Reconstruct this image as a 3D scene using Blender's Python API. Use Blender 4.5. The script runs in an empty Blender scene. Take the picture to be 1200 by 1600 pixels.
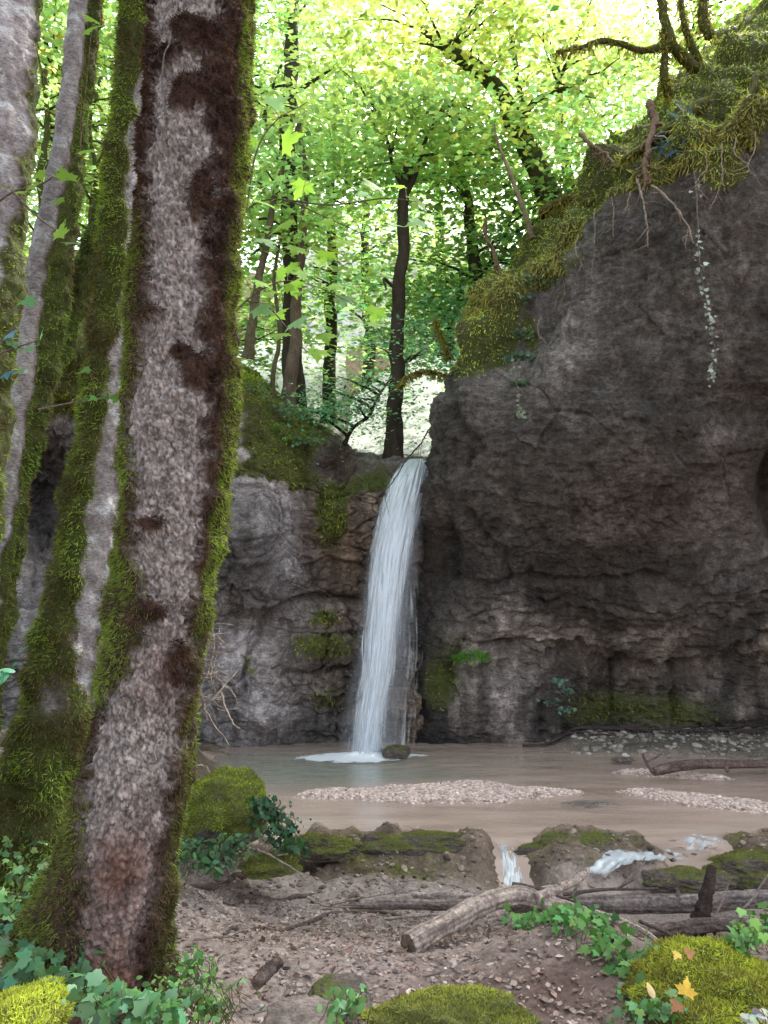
import bpy, bmesh, math, random
import numpy as np
rng = np.random.default_rng(7)
random.seed(7)
scene = bpy.context.scene
COL = scene.collection

# ------------------------------------------------------------------ camera maths
F_PX = 1256.0
PITCH = math.atan(130.0 / F_PX)
CP, SP = math.cos(PITCH), math.sin(PITCH)
CAM_Z = 1.6

def A(px, py, Y):
    """photo pixel at world depth Y -> world point"""
    px = np.asarray(px, float); py = np.asarray(py, float)
    u = (px - 600.0) / F_PX; v = (800.0 - py) / F_PX
    dy = CP - v * SP; dz = SP + v * CP
    t = Y / dy
    return np.stack([u * t, np.broadcast_to(Y, np.shape(t)) + 0 * t, CAM_Z + dz * t], -1)

def G(px, py, z):
    u = (px - 600.0) / F_PX; v = (800.0 - py) / F_PX
    dy = CP - v * SP; dz = SP + v * CP
    t = (z - CAM_Z) / dz
    return np.array([u * t, dy * t, z])

def W(w, px, py, Y):
    """width in photo pixels at depth Y -> metres"""
    v = (800.0 - py) / F_PX
    return w * (Y / (CP - v * SP)) / F_PX

def proj(P):
    x = P[..., 0]; y = P[..., 1]; z = P[..., 2] - CAM_Z
    d = np.maximum(y * CP + z * SP, .05); up = -y * SP + z * CP
    return 600 + F_PX * x / d, 800 - F_PX * up / d

# ------------------------------------------------------------------ noise
def _hash(ix, iy, iz, seed):
    h = (ix.astype(np.int64) * 374761393 + iy.astype(np.int64) * 668265263 + iz.astype(np.int64) * 2147483647 + seed * 1274126177) & 0xffffffff
    h = ((h ^ (h >> 13)) * 1274126177) & 0xffffffff
    h = ((h ^ (h >> 16)) * 2246822519) & 0xffffffff
    return (h ^ (h >> 15)) & 0xffffffff

_GR = np.array([[1,1,0],[-1,1,0],[1,-1,0],[-1,-1,0],[1,0,1],[-1,0,1],[1,0,-1],[-1,0,-1],[0,1,1],[0,-1,1],[0,1,-1],[0,-1,-1],[1,1,0],[-1,1,0],[0,-1,1],[0,-1,-1]], float)

def gnoise(P, seed=0):
    P = np.asarray(P, float)
    I = np.floor(P).astype(np.int64); f = P - I
    w = f * f * f * (f * (f * 6 - 15) + 10)
    out = 0
    for dx in (0, 1):
        wx = w[..., 0] if dx else 1 - w[..., 0]
        for dy in (0, 1):
            wy = w[..., 1] if dy else 1 - w[..., 1]
            for dz in (0, 1):
                wz = w[..., 2] if dz else 1 - w[..., 2]
                g = _GR[_hash(I[..., 0] + dx, I[..., 1] + dy, I[..., 2] + dz, seed) & 15]
                d = g[..., 0] * (f[..., 0] - dx) + g[..., 1] * (f[..., 1] - dy) + g[..., 2] * (f[..., 2] - dz)
                out = out + d * wx * wy * wz
    return out

def fbm(P, octv=4, seed=0, gain=.5, lac=2.03):
    P = np.asarray(P, float); s = 0; a = 1.0
    for o in range(octv):
        s = s + a * gnoise(P, seed + o * 17); P = P * lac + 13.7; a *= gain
    return s

def ridged(P, octv=4, seed=0, gain=.5):
    P = np.asarray(P, float); s = 0; a = 1.0
    for o in range(octv):
        s = s + a * (1 - 2 * np.abs(gnoise(P, seed + o * 31))); P = P * 2.07 + 7.1; a *= gain
    return s

def worley(P, seed=0, wz=False):
    P = np.asarray(P, float)
    I = np.floor(P).astype(np.int64)
    f1 = np.full(P.shape[:-1], 9.0); f2 = f1.copy(); idv = np.zeros(P.shape[:-1]); zz = idv.copy()
    for dx in (-1, 0, 1):
        for dy in (-1, 0, 1):
            for dz in (-1, 0, 1):
                a, b, c = I[..., 0] + dx, I[..., 1] + dy, I[..., 2] + dz
                h = _hash(a, b, c, seed)
                jx = (h & 1023) / 1023.0; jy = ((h >> 10) & 1023) / 1023.0; jz = ((h >> 20) & 1023) / 1023.0
                d = np.sqrt((a + jx - P[..., 0])**2 + (b + jy - P[..., 1])**2 + (c + jz - P[..., 2])**2)
                m = d < f1
                f2 = np.where(m, f1, np.minimum(f2, d)); idv = np.where(m, (h >> 5 & 4095) / 4095.0, idv); zz = np.where(m, P[..., 2]-c-jz, zz); f1 = np.where(m, d, f1)
    return (f1, f2, idv, zz) if wz else (f1, f2, idv)

def sstep(a, b, x):
    t = np.clip((x - a) / (b - a), 0, 1); return t * t * (3 - 2 * t)
def mix(a, b, t): return a * (1 - t) + b * t
def v3(x, y): return np.stack([x, y, 0 * x], -1)
def unit(v): return v / np.maximum(np.linalg.norm(v, axis=-1, keepdims=True), 1e-9)
def smooth_path(pts, n):
    """Catmull-Rom through points -> n points (any columns)"""
    pts = np.asarray(pts, float); k = len(pts)
    return crmat(k, n) @ pts
def crmat(k, n):
    t = np.linspace(0, k - 1, n); i = np.minimum(np.floor(t).astype(int), k - 2); f = t - i
    M = np.zeros((n, k)); w = [-.5*f+f**2-.5*f**3, 1-2.5*f**2+1.5*f**3, .5*f+2*f**2-1.5*f**3, -.5*f**2+.5*f**3]
    for q, ww in zip((-1, 0, 1, 2), w):
        j = i + q
        lo = j < 0; hi = j > k - 1
        ok = ~(lo | hi); np.add.at(M, (np.where(ok)[0], j[ok]), ww[ok])
        r = np.where(lo)[0]; np.add.at(M, (r, 0 * r), 2 * ww[lo]); np.add.at(M, (r, 0 * r + 1), -ww[lo])
        r = np.where(hi)[0]; np.add.at(M, (r, 0 * r + k - 1), 2 * ww[hi]); np.add.at(M, (r, 0 * r + k - 2), -ww[hi])
    return M

# ------------------------------------------------------------------ mesh building
class Geo:
    def __init__(s): s.v = []; s.f = []; s.c = []; s.n = 0
    def add(s, V, Fc, col=(1, 1, 1, 0)):
        V = np.asarray(V, float).reshape(-1, 3); Fc = np.asarray(Fc, np.int64)
        c = np.asarray(col, float)
        if c.ndim == 1: c = np.tile(c, (len(V), 1))
        c = c.reshape(-1, c.shape[-1])
        if c.shape[1] == 3: c = np.concatenate([c, np.zeros((len(c), 1))], 1)
        s.v.append(V); s.f.append(Fc + s.n); s.c.append(c); s.n += len(V); return s
    def data(s): return np.concatenate(s.v), s.f, np.concatenate(s.c)

def make_mesh(name, g, mat, loc=(0, 0, 0), smooth=True):
    V, FL, C = g.data()
    V = V - np.asarray(loc, float)
    me = bpy.data.meshes.new(name)
    nl = sum(f.size for f in FL); npoly = sum(len(f) for f in FL)
    me.vertices.add(len(V)); me.vertices.foreach_set('co', V.astype(np.float32).ravel())
    me.loops.add(nl); me.polygons.add(npoly)
    me.loops.foreach_set('vertex_index', np.concatenate([f.ravel() for f in FL]).astype(np.int32))
    sizes = np.concatenate([np.full(len(f), f.shape[1]) for f in FL])
    starts = np.concatenate([[0], np.cumsum(sizes)[:-1]])
    me.polygons.foreach_set('loop_start', starts.astype(np.int32))
    me.polygons.foreach_set('use_smooth', np.full(npoly, bool(smooth)))
    a = me.attributes.new('Col', 'FLOAT_COLOR', 'POINT'); a.data.foreach_set('color', C.astype(np.float32).ravel())
    me.update(calc_edges=True); me.validate()
    me.materials.append(mat)
    return me

def tag(o, label=None, cat=None, group=None, kind=None):
    for k, v in (('label', label), ('category', cat), ('group', group), ('kind', kind)):
        if v: o[k] = v
    return o
def thing(name, label, cat, loc, group=None):
    o = bpy.data.objects.new(name, None); COL.objects.link(o); o.location = [float(q) for q in loc]
    o.empty_display_size = .1
    return tag(o, label, cat, group)
def part(name, g, mat, parent, smooth=True, label=None):
    loc = np.array(parent.location)
    q = parent.parent
    while q is not None: loc = loc + np.array(q.location); q = q.parent
    me = make_mesh(name, g, mat, loc, smooth)
    o = bpy.data.objects.new(name, me); COL.objects.link(o); o.parent = parent
    if label: o['label'] = label
    return o
def solo(name, g, mat, loc=(0, 0, 0), smooth=True, **kw):
    me = make_mesh(name, g, mat, loc, smooth)
    o = bpy.data.objects.new(name, me); COL.objects.link(o); o.location = [float(q) for q in loc]
    return tag(o, **kw)

def gridfaces(nu, nv, wrap=False, flip=False):
    i = np.arange(nu - 1)[:, None]; m = nv if wrap else nv - 1
    j = np.arange(m)[None, :]; j2 = (j + 1) % nv
    a, b, c, d = i*nv + j, i*nv + j2, (i+1)*nv + j2, (i+1)*nv + j
    q = np.stack(np.broadcast_arrays(a, b, c, d), -1).reshape(-1, 4)
    return q[:, ::-1] if flip else q
def gridnormals(P, wrap=False):
    du = np.gradient(P, axis=0)
    if wrap:
        dv = (np.roll(P, -1, 1) - np.roll(P, 1, 1))
    else: dv = np.gradient(P, axis=1)
    return unit(np.cross(dv, du))

def scatter(P, N, n, wt=None, wrap=False, r=rng):
    """random points on a vertex grid: returns positions, normals, grid (i,j) indices"""
    nu, nv = P.shape[:2]
    m = nv if wrap else nv - 1
    Pj = np.roll(P, -1, 1) if wrap else P[:, 1:]
    a = np.linalg.norm(np.cross(P[1:, :m] - P[:-1, :m], (Pj[:-1, :m] - P[:-1, :m])), axis=-1)
    if wt is not None: a = a * wt[:-1, :m]
    p = a.ravel(); s = p.sum()
    if s <= 0: return np.zeros((0, 3)), np.zeros((0, 3)), np.zeros(0, int), np.zeros(0, int)
    k = r.choice(len(p), n, p=p / s); i, j = k // m, k % m
    fu, fv = r.random((2, n, 1)); j2 = (j + 1) % nv
    Q = (P[i, j]*(1-fu) + P[i+1, j]*fu)*(1-fv) + (P[i, j2]*(1-fu) + P[i+1, j2]*fu)*fv
    return Q, N[i, j], i, j

def frames(path):
    T = unit(np.gradient(path, axis=0)); n = len(path)
    a = np.array([0, -1., 0.]) if abs(T[0][1]) < .9 else np.array([1., 0, 0])
    U = np.zeros_like(path); B = np.zeros_like(path)
    for i in range(n):
        a = a - T[i] * a.dot(T[i]); a = a / np.linalg.norm(a); U[i] = a; B[i] = np.cross(T[i], a)
    return T, U, B

def tube(path, rad, ns=8):
    """returns grid P[n,ns,3]; column 0 faces -Y (towards the viewer)"""
    path = np.asarray(path, float); rad = np.broadcast_to(np.asarray(rad, float), (len(path),))
    T, U, B = frames(path)
    th = np.linspace(0, 2*np.pi, ns, endpoint=False)
    return path[:, None] + rad[:, None, None]*(np.cos(th)[None, :, None]*U[:, None] + np.sin(th)[None, :, None]*B[:, None])
def add_tube(g, path, rad, ns=6, col=(1, 1, 1, 0), rough=0, seed=0, sc=6, cap=True):
    P = tube(path, rad, ns)
    if rough:
        c = np.asarray(path)[:, None]; d = P - c
        P = c + d * (1 + rough * fbm(P * sc, 3, seed))[..., None]
    n = len(P); V = P.reshape(-1, 3); Fq = gridfaces(n, ns, True)
    g.add(V, Fq, col if np.ndim(col) == 1 else np.asarray(col))
    if cap:
        for r_, fl in ((0, False), (n-1, True)):
            k = np.arange(ns); 
            ring = P[r_]; g.add(np.concatenate([ring, ring.mean(0)[None]]), np.stack([k, (k+1) % ns, np.full(ns, ns)], 1)[:, ::(1 if fl else -1)], (np.asarray(col)[:4] if np.ndim(col) == 1 else (1, 1, 1, 0)))
    return P

def inst(g, T, TF, pos, N, Hd, scale, col):
    """instance template T (x side, y along heading, z normal)"""
    N = unit(N); Hd = unit(Hd - N * (Hd * N).sum(-1, keepdims=True)); S = np.cross(Hd, N)
    sc = np.broadcast_to(np.asarray(scale, float).reshape(-1, 1, 1) if np.ndim(scale) < 2 else np.asarray(scale)[:, None, :], (len(pos), 1, 3) if np.ndim(scale) >= 2 else (len(pos), 1, 1))
    L = T[None] * sc
    V = pos[:, None] + L[..., 0:1]*S[:, None] + L[..., 1:2]*Hd[:, None] + L[..., 2:3]*N[:, None]
    k = len(T); Fq = (TF[None] + (np.arange(len(pos)) * k)[:, None, None]).reshape(-1, TF.shape[1])
    c = np.asarray(col, float)
    if c.ndim == 1: c = np.tile(c, (len(pos), 1))
    g.add(V.reshape(-1, 3), Fq, np.repeat(c, k, 0))

def rand_dirs(n, r=rng): return unit(r.normal(size=(n, 3)))

# leaf templates
KITE = np.array([[0, 0, 0], [.3, .45, .05], [0, 1, -.06], [-.3, .45, .05]]); KITE_F = np.array([[0, 1, 2, 3]])
LEAF6 = np.array([[0, 0, 0], [.2, .2, .03], [.3, .5, .03], [0, 1, -.1], [-.3, .5, .03], [-.2, .2, .03]]); LEAF6_F = np.array([[0, 1, 2, 3], [0, 3, 4, 5]])
BLADE = np.array([[-.12, 0, 0], [.12, 0, 0], [.1, .55, .0], [0, 1, -.12], [-.1, .55, 0]]); BLADE_F = np.array([[0, 1, 2, 3, 4]])
def lobed(pts, bend=.12):
    h = list(pts); mir = [(-x, y) for x, y in h[::-1] if abs(x) > 1e-6]
    o = np.array(h + mir); z = -bend * (o[:, 0]**2 + (o[:, 1]-.3)**2)
    V = np.concatenate([[[0, .3, .0]], np.stack([o[:, 0], o[:, 1], z], 1)]); k = len(o); i = np.arange(k)
    return V, np.stack([0*i, 1+i, 1+(i+1) % k], 1)[:, ::-1]
MAPLE, MAPLE_F = lobed([(0, 0), (.12, .02), (.42, -.06), (.36, .1), (.62, .36), (.4, .36), (.36, .5), (.2, .42), (.2, .66), (.1, .72), (0, 1)], .18)
IVY, IVY_F = lobed([(0, 0), (.2, -.1), (.42, .05), (.36, .25), (.5, .48), (.22, .55), (.12, .8), (0, 1)], .2)
OVAL, OVAL_F = lobed([(0, 0), (.2, .1), (.3, .35), (.24, .65), (.1, .9), (0, 1)], .3)
FROND, FROND_F = None, None

_b = bmesh.new(); bmesh.ops.create_icosphere(_b, subdivisions=1, radius=1)
PEB = np.array([v.co[:] for v in _b.verts]); PEB_F = np.array([[v.index for v in f.verts] for f in _b.faces]); _b.free()
def ico(sub):
    b = bmesh.new(); bmesh.ops.create_icosphere(b, subdivisions=sub, radius=1)
    b.verts.ensure_lookup_table()
    V = np.array([v.co[:] for v in b.verts]); Fc = np.array([[v.index for v in f.verts] for f in b.faces]); b.free(); return V, Fc
ICO5 = ico(5); ICO6 = ico(6)

# ------------------------------------------------------------------ materials
class NT:
    def __init__(s, name):
        s.m = bpy.data.materials.new(name); s.m.use_nodes = True; s.t = s.m.node_tree; s.t.nodes.clear()
        s.out = s.t.nodes.new('ShaderNodeOutputMaterial')
    def n(s, typ, props=None, **inp):
        nd = s.t.nodes.new('ShaderNode' + typ)
        for k, v in (props or {}).items(): setattr(nd, k, v)
        for k, v in inp.items(): s.set(nd, k.replace('_', ' ') if not k.startswith('i') or not k[1:].isdigit() else int(k[1:]), v)
        return nd
    def set(s, nd, k, v):
        sock = nd.inputs[k]
        if isinstance(v, bpy.types.NodeSocket): s.t.links.new(v, sock)
        elif isinstance(v, bpy.types.Node): s.t.links.new(v.outputs[0], sock)
        else:
            if hasattr(sock.default_value, '__len__') and len(sock.default_value) == 4 and len(v) == 3: v = (*v, 1)
            sock.default_value = v
    def coord(s, scale=(1, 1, 1)):
        tc = s.n('TexCoord'); mp = s.n('Mapping'); s.t.links.new(tc.outputs['Object'], mp.inputs[0]); mp.inputs['Scale'].default_value = scale
        return mp.outputs[0]
    def noise(s, vec, scale, detail=5, rough=.6): return s.n('TexNoise', Vector=vec, Scale=scale, Detail=detail, Roughness=rough).outputs[0]
    def voro(s, vec, scale, feature='F1'): return s.n('TexVoronoi', {'feature': feature}, Vector=vec, Scale=scale).outputs[0]
    def ramp(s, fac, stops):
        r = s.n('ValToRGB', Fac=fac); e = r.color_ramp.elements
        while len(e) < len(stops): e.new(.5)
        for q, (p, c) in zip(e, stops): q.position = p; q.color = (*c, 1) if len(c) == 3 else c
        return r.outputs[0]
    def math(s, op, a, b=0.0, clamp=False): return s.n('Math', {'operation': op, 'use_clamp': clamp}, i0=a, i1=b).outputs[0]
    def mixc(s, f, a, b, mode='MIX'):
        nd = s.n('Mix', {'data_type': 'RGBA', 'blend_type': mode}); s.set(nd, 0, f); s.set(nd, 6, a); s.set(nd, 7, b); return nd.outputs[2]
    def attr(s): 
        a = s.n('Attribute', {'attribute_name': 'Col'}); return a.outputs['Color'], a.outputs['Alpha']
    def bump(s, h, st, dist=.02, prev=None):
        b = s.n('Bump', Height=h, Strength=st, Distance=dist)
        if prev is not None: s.set(b, 'Normal', prev)
        return b.outputs[0]
    def pbr(s, col, rough=.8, spec=.3, normal=None, **kw):
        p = s.n('BsdfPrincipled', Base_Color=col, Roughness=rough)
        s.set(p, 'Specular IOR Level', spec)
        if normal is not None: s.set(p, 'Normal', normal)
        return p
    def finish(s, sh): s.set(s.out, 'Surface', sh); return s.m

def mat_rock(name, dark, mid, light, moss=(.10, .115, .026), rough=.72, spec=.35, bs=1.0):
    n = NT(name); c = n.coord(); rgb, al = n.attr()
    a = n.noise(c, 1.6, 8, .65); b = n.noise(c, 9, 8, .7); st = n.noise(n.coord((3.2, 3.2, .35)), 1.5, 5, .6)
    h = n.math('ADD', n.math('MULTIPLY', a, .45), n.math('MULTIPLY', b, .55))
    col = n.ramp(h, [(.33, dark), (.5, mid), (.68, light)])
    col = n.mixc(n.ramp(st, [(.5, (0, 0, 0)), (.66, (.75, .75, .75))]), col, n.mixc(1.0, col, (.45, .43, .42), 'MULTIPLY'))
    sp = n.ramp(n.noise(n.coord((1, 1, 1.8)), 34, 6, .75), [(.34, (.45, .44, .43)), (.5, (1, 1, 1)), (.68, (1.5, 1.49, 1.48))])
    col = n.mixc(1.0, col, sp, 'MULTIPLY'); col = n.mixc(1.0, col, rgb, 'MULTIPLY')
    mn = n.noise(c, 14, 6, .7)
    mf = n.math('MULTIPLY', n.math('SUBTRACT', n.math('ADD', al, n.math('MULTIPLY', mn, .7)), .75), 4.0, True)
    mcol = n.mixc(n.noise(c, 7, 5, .7), tuple(q*.45 for q in moss), tuple(q*1.7 for q in moss))
    col = n.mixc(mf, col, mcol)
    hb = n.math('ADD', n.noise(n.coord((1, 1, 2.2)), 13, 9, .74), n.math('MULTIPLY', n.noise(n.coord((1, 1, 2)), 60, 5, .65), .35))
    nm = n.bump(hb, 1.0*bs, .11); nm = n.bump(n.voro(n.coord((1, 1, 1.7)), 17), .15*bs, .03, nm)
    ro = n.math('ADD', n.math('MULTIPLY', n.noise(c, 5, 4), .5), rough - .25)
    return n.finish(n.pbr(col, ro, spec, nm))

def mat_leaf(name, trans=.5, spec=.35, rough=.45, tint=(1.25, 1.15, .6)):
    n = NT(name); rgb, al = n.attr()
    p = n.pbr(rgb, rough, spec); t = n.n('BsdfTranslucent', Color=n.mixc(1.0, rgb, tint, 'MULTIPLY'))
    m = n.n('MixShader', Fac=trans); n.set(m, 1, p); n.set(m, 2, t); return n.finish(m)

def mat_bark(name, dark, light, sc=1.0, streak=(1, 1, .3), moss=(.05, .065, .012), lichen=0.0, rough=.85):
    n = NT(name); c = n.coord(streak); c1 = n.coord(); rgb, al = n.attr()
    a = n.noise(c, 26*sc, 8, .7); b = n.noise(c1, 5*sc, 5, .6)
    col = n.ramp(n.math('ADD', n.math('MULTIPLY', a, .6), n.math('MULTIPLY', b, .4)), [(.33, dark), (.66, light)])
    if lichen: col = n.mixc(n.ramp(n.noise(c1, 11*sc, 5, .65), [(.52, (0, 0, 0)), (.62, (lichen,)*3)]), col, (.44, .45, .46))
    col = n.mixc(1.0, col, n.ramp(n.noise(n.coord((1, 1, 2.5)), 48, 5, .75), [(.34, (.45, .43, .42)), (.5, (1, 1, 1)), (.66, (1.4, 1.4, 1.4))]), 'MULTIPLY')
    col = n.mixc(1.0, col, rgb, 'MULTIPLY')
    mf = n.math('MULTIPLY', n.math('SUBTRACT', n.math('ADD', al, n.math('MULTIPLY', n.noise(c1, 18*sc, 6, .7), .8)), .8), 4.0, True)
    col = n.mixc(mf, col, n.mixc(n.noise(c1, 30*sc, 4, .7), tuple(q*.35 for q in moss), tuple(q*1.6 for q in moss)))
    nm = n.bump(n.math('ADD', a, n.noise(c1, 70*sc, 5, .7)), .8, .012)
    return n.finish(n.pbr(col, rough, .25, nm))

def mat_attr(name, rough=.9, spec=.15, bsc=60, bst=.6, bd=.01, var=.35, trans=0):
    n = NT(name); rgb, al = n.attr(); c = n.coord()
    col = n.mixc(1.0, rgb, n.ramp(n.noise(c, bsc*.6, 6, .7), [(.3, (1-var,)*3), (.7, (1+var,)*3)]), 'MULTIPLY')
    nm = n.bump(n.noise(c, bsc, 8, .72), bst, bd)
    p = n.pbr(col, rough, spec, nm)
    if trans:
        t = n.n('BsdfTranslucent', Color=col); m = n.n('MixShader', Fac=trans); n.set(m, 1, p); n.set(m, 2, t); p = m
    return n.finish(p)

M_ROCK = mat_rock('grey_limestone', (.034, .030, .027), (.104, .095, .088), (.27, .255, .245), rough=.6, spec=.5, bs=1.0)
M_STONE = mat_rock('mossy_boulder_stone', (.07, .065, .06), (.16, .15, .145), (.32, .31, .31), bs=.7)
M_TUFA = mat_rock('wet_tufa', (.06, .045, .035), (.14, .11, .09), (.26, .22, .19), rough=.55, spec=.5, bs=.7)
M_PALE = mat_rock('pale_limestone', (.6, .585, .58), (.8, .79, .79), (.88, .87, .88), bs=.5)
def mat_flake(name):
    n = NT(name); c = n.coord((1, 1, .6)); c1 = n.coord(); rgb, al = n.attr()
    a = n.noise(c, 30, 4, .6); st = n.math('SNAP', a, .055); e = n.math('SUBTRACT', a, st)      # scale edges
    b = n.noise(c, 62, 3, .6); st2 = n.math('SNAP', b, .07)
    vc = n.n('TexVoronoi', Vector=c, Scale=48); hs_ = n.n('SeparateColor'); n.set(hs_, 0, vc.outputs['Color'])
    base = n.ramp(n.math('ADD', n.math('MULTIPLY', n.noise(c1, 5, 4, .6), .22), n.math('MULTIPLY', n.noise(c1, 50, 5, .7), .78)), [(.36, (.16, .138, .128)), (.5, (.285, .252, .238)), (.64, (.40, .365, .35))])
    col = n.mixc(1.0, base, n.ramp(st, [(.3, (.84, .82, .81)), (.5, (1, 1, 1)), (.7, (1.12, 1.12, 1.12))]), 'MULTIPLY')
    col = n.mixc(1.0, col, n.ramp(hs_.outputs[0], [(0, (.66, .63, .62)), (.5, (1, 1, 1)), (1, (1.28, 1.26, 1.25))]), 'MULTIPLY')
    col = n.mixc(1.0, col, n.ramp(e, [(.0, (.7, .66, .64)), (.006, (1, 1, 1))]), 'MULTIPLY'); col = n.mixc(1.0, col, rgb, 'MULTIPLY')
    h = n.math('ADD', n.math('MULTIPLY', st, 1.3), n.math('ADD', n.math('MULTIPLY', st2, 1.0), n.math('MULTIPLY', n.noise(c1, 110, 4, .7), .3)))
    return n.finish(n.pbr(col, .85, .25, n.bump(h, 1.0, .018)))
M_FLAKE = mat_flake('flaky_plate_bark')
M_BARK = mat_bark('flaky_bark', (.10, .075, .068), (.30, .245, .235), 1.0, (1, 1, .8))
M_BEECH = mat_bark('pale_lichen_bark', (.13, .11, .105), (.36, .335, .345), .8, (1, 1, 1.2), lichen=.8)
M_BGBARK = mat_bark('dark_mossy_bark', (.018, .014, .010), (.07, .055, .04), .6)
M_TANBARK = mat_bark('tan_bark', (.07, .05, .035), (.2, .15, .11), .6)
M_DEAD = mat_bark('weathered_dead_wood', (.05, .042, .038), (.36, .32, .30), 1.2, (1, 1, 1))
M_LEAF = mat_leaf('sunlit_leaf', .66, .3, .5, (1.05, 1.12, 1.0))
M_IVY = mat_leaf('ivy_leaf', .25, .25, .5, (1.1, 1.2, .6))
M_MOSS = mat_leaf('moss_tuft', .35, .1, .8, (1.05, 1.15, .6))
M_DIRT = mat_attr('trodden_earth', .92, .15, 55, .8, .012, .45)
M_PEBBLE = mat_attr('limestone_chip', .8, .25, 40, .4, .004, .3)
M_LITTER = mat_attr('dry_leaf', .8, .2, 30, .3, .004, .3, .2)
M_HILL = mat_attr('forest_floor', .95, .1, 8, .9, .08, .5)
# ------------------------------------------------------------------ cliffs
def net(rows, NR, NC):
    C = np.array([[A(*c) if len(c) == 3 else np.array(c[:3]) for c in r] for r in rows])
    nr, nc = C.shape[:2]
    P = np.einsum('ai,ijk->ajk', crmat(nr, NR), C)
    return np.einsum('bj,ajk->abk', crmat(nc, NC), P)

def rock_disp(P, N, amp=1.0, seed=0, strata=1.0):
    """blocky limestone relief along the normals"""
    Q = P + .22*np.stack([fbm(P*.9, 3, seed+1), fbm(P*.9, 3, seed+2), fbm(P*.9, 3, seed+3)], -1)
    d = .24*fbm(Q*.55, 3, seed+5)
    f1, f2, idv = worley(Q*np.array([.9, .9, 1.3]), seed+9)
    d += .09*(idv-.5) - .05*np.exp(-((f2-f1)/.035)**2)*sstep(.1, .45, gnoise(Q*.6, seed+4))
    f1, f2, idv = worley(Q*np.array([2.6, 2.6, 4.4])+fbm(P*3, 3, seed+40)[..., None]*.45, seed+11)
    act = sstep(-.25, .35, gnoise(P*.8, seed+44))
    d += .055*(idv-.5)*act
    f1, f2, idv = worley(Q*np.array([7, 7, 12])+fbm(P*6, 3, seed+41)[..., None]*.5, seed+12)
    d += .030*(idv-.5)*(.35+.65*sstep(-.3, .3, gnoise(P*1.1, seed+45)))
    f1, f2, idv = worley(Q*np.array([17, 17, 27])+fbm(P*15, 2, seed+42)[..., None]*.5, seed+13)
    d += .013*(idv-.5)
    zz = P[..., 2:3]*np.array([[0, 0, 1.0]]) + .06*P*np.array([1., 1., 0])+fbm(P*1.3, 4, seed+31)[..., None]*.12*np.array([0, 0, 1.])
    d += strata*.045*ridged(zz*np.array([1, 1, 6.]), 3, seed+33)*.5*sstep(.0, .45, gnoise(P*.5, seed+34)+.25*sstep(2.2, 1.2, P[..., 2]))
    d += .05*fbm(P*np.array([3.1, 3.1, 4.6]), 6, seed+50, .62)
    return d*amp

def polydist(X, Y, pts):
    pts = np.asarray(pts, float); d = np.full(X.shape, 1e9)
    for (x0, y0), (x1, y1) in zip(pts[:-1], pts[1:]):
        L = (x1-x0)**2+(y1-y0)**2; t = np.clip(((X-x0)*(x1-x0)+(Y-y0)*(y1-y0))/L, 0, 1)
        d = np.minimum(d, np.hypot(X-x0-t*(x1-x0), Y-y0-t*(y1-y0)))
    return d
def gsp(X, Y, cx, cy, rx, ry): return np.exp(-(((X-cx)/rx)**2 + ((Y-cy)/ry)**2))

# right overhanging cliff: control rows from the pool bed up, columns from the hidden left flank to far right
RC = [
 [(590,1195,11.4),(655,1190,10.75),(740,1188,10.75),(850,1185,10.85),(1000,1180,11.1),(1200,1175,11.1),(1500,1175,10.4),(2000,1180,9.3)],
 [(590,1110,11.3),(662,1120,10.62),(740,1120,10.5),(850,1110,10.6),(1000,1110,10.75),(1200,1110,10.75),(1500,1110,10.2),(2000,1110,9.0)],
 [(600,1030,11.2),(676,1030,10.5),(750,1040,10.35),(860,1035,10.4),(1000,1045,10.45),(1200,1040,10.5),(1500,1030,10.0),(2000,1030,8.8)],
 [(610,960,11.2),(684,955,10.4),(765,975,10.1),(870,985,10.05),(1000,1000,9.95),(1200,975,10.05),(1500,960,9.3),(2000,950,8.2)],
 [(620,880,11.2),(682,880,10.25),(770,890,9.75),(870,900,9.5),(1000,915,9.3),(1200,890,9.6),(1500,870,8.8),(2000,860,7.7)],
 [(650,805,11.3),(666,808,10.15),(758,800,9.3),(880,800,8.95),(1020,800,8.8),(1200,785,9.35),(1500,760,8.4),(2000,750,7.3)],
 [(740,690,11.8),(683,692,9.95),(758,700,9.1),(880,690,8.65),(1020,690,8.45),(1200,660,8.6),(1500,620,7.9),(2000,600,6.9)],
 [(770,610,11.8),(700,610,9.85),(780,610,9.1),(890,590,8.55),(1030,570,8.25),(1200,540,8.1),(1500,470,7.6),(2000,400,6.7)],
 [(790,555,11.8),(722,552,9.85),(835,525,9.25),(910,465,8.65),(1050,425,8.2),(1200,390,7.95),(1500,310,7.5),(2000,200,6.7)],
 [(815,515,12.0),(745,515,10.0),(862,440,9.45),(930,368,8.8),(1065,272,8.35),(1200,222,7.95),(1500,120,7.6),(2000,-20,6.9)],
 [(840,470,12.3),(790,452,10.5),(880,380,10.0),(955,300,9.5),(1085,195,9.1),(1200,130,8.8),(1500,10,8.5),(2000,-160,7.8)],
 [(880,410,13.0),(838,385,11.4),(915,320,11.0),(990,235,10.7),(1105,125,10.5),(1210,45,10.3),(1500,-90,10.0),(2000,-280,9.5)],
 [(900,380,16.0),(870,360,14.5),(940,290,14.2),(1010,205,14),(1110,90,14),(1210,10,14),(1500,-120,14.),(2000,-300,13)],
]
P = net(RC, 640, 560)
for _ in range(1):
    N = gridnormals(P)
if (N[300, 300, 1] > 0): N = -N
px, py = proj(P)
d = rock_disp(P, N, .85, 3, .22) + .03*(fbm(P*np.array([6., 6., 11.]), 4, 66, .65))
pxw = px + 10*fbm(P*2.5, 3, 91); pyw = py + 10*fbm(P*2.5, 3, 92)
def crack(pts, w, depth): return -depth*np.exp(-(polydist(pxw, pyw, pts)/w)**2)
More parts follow.
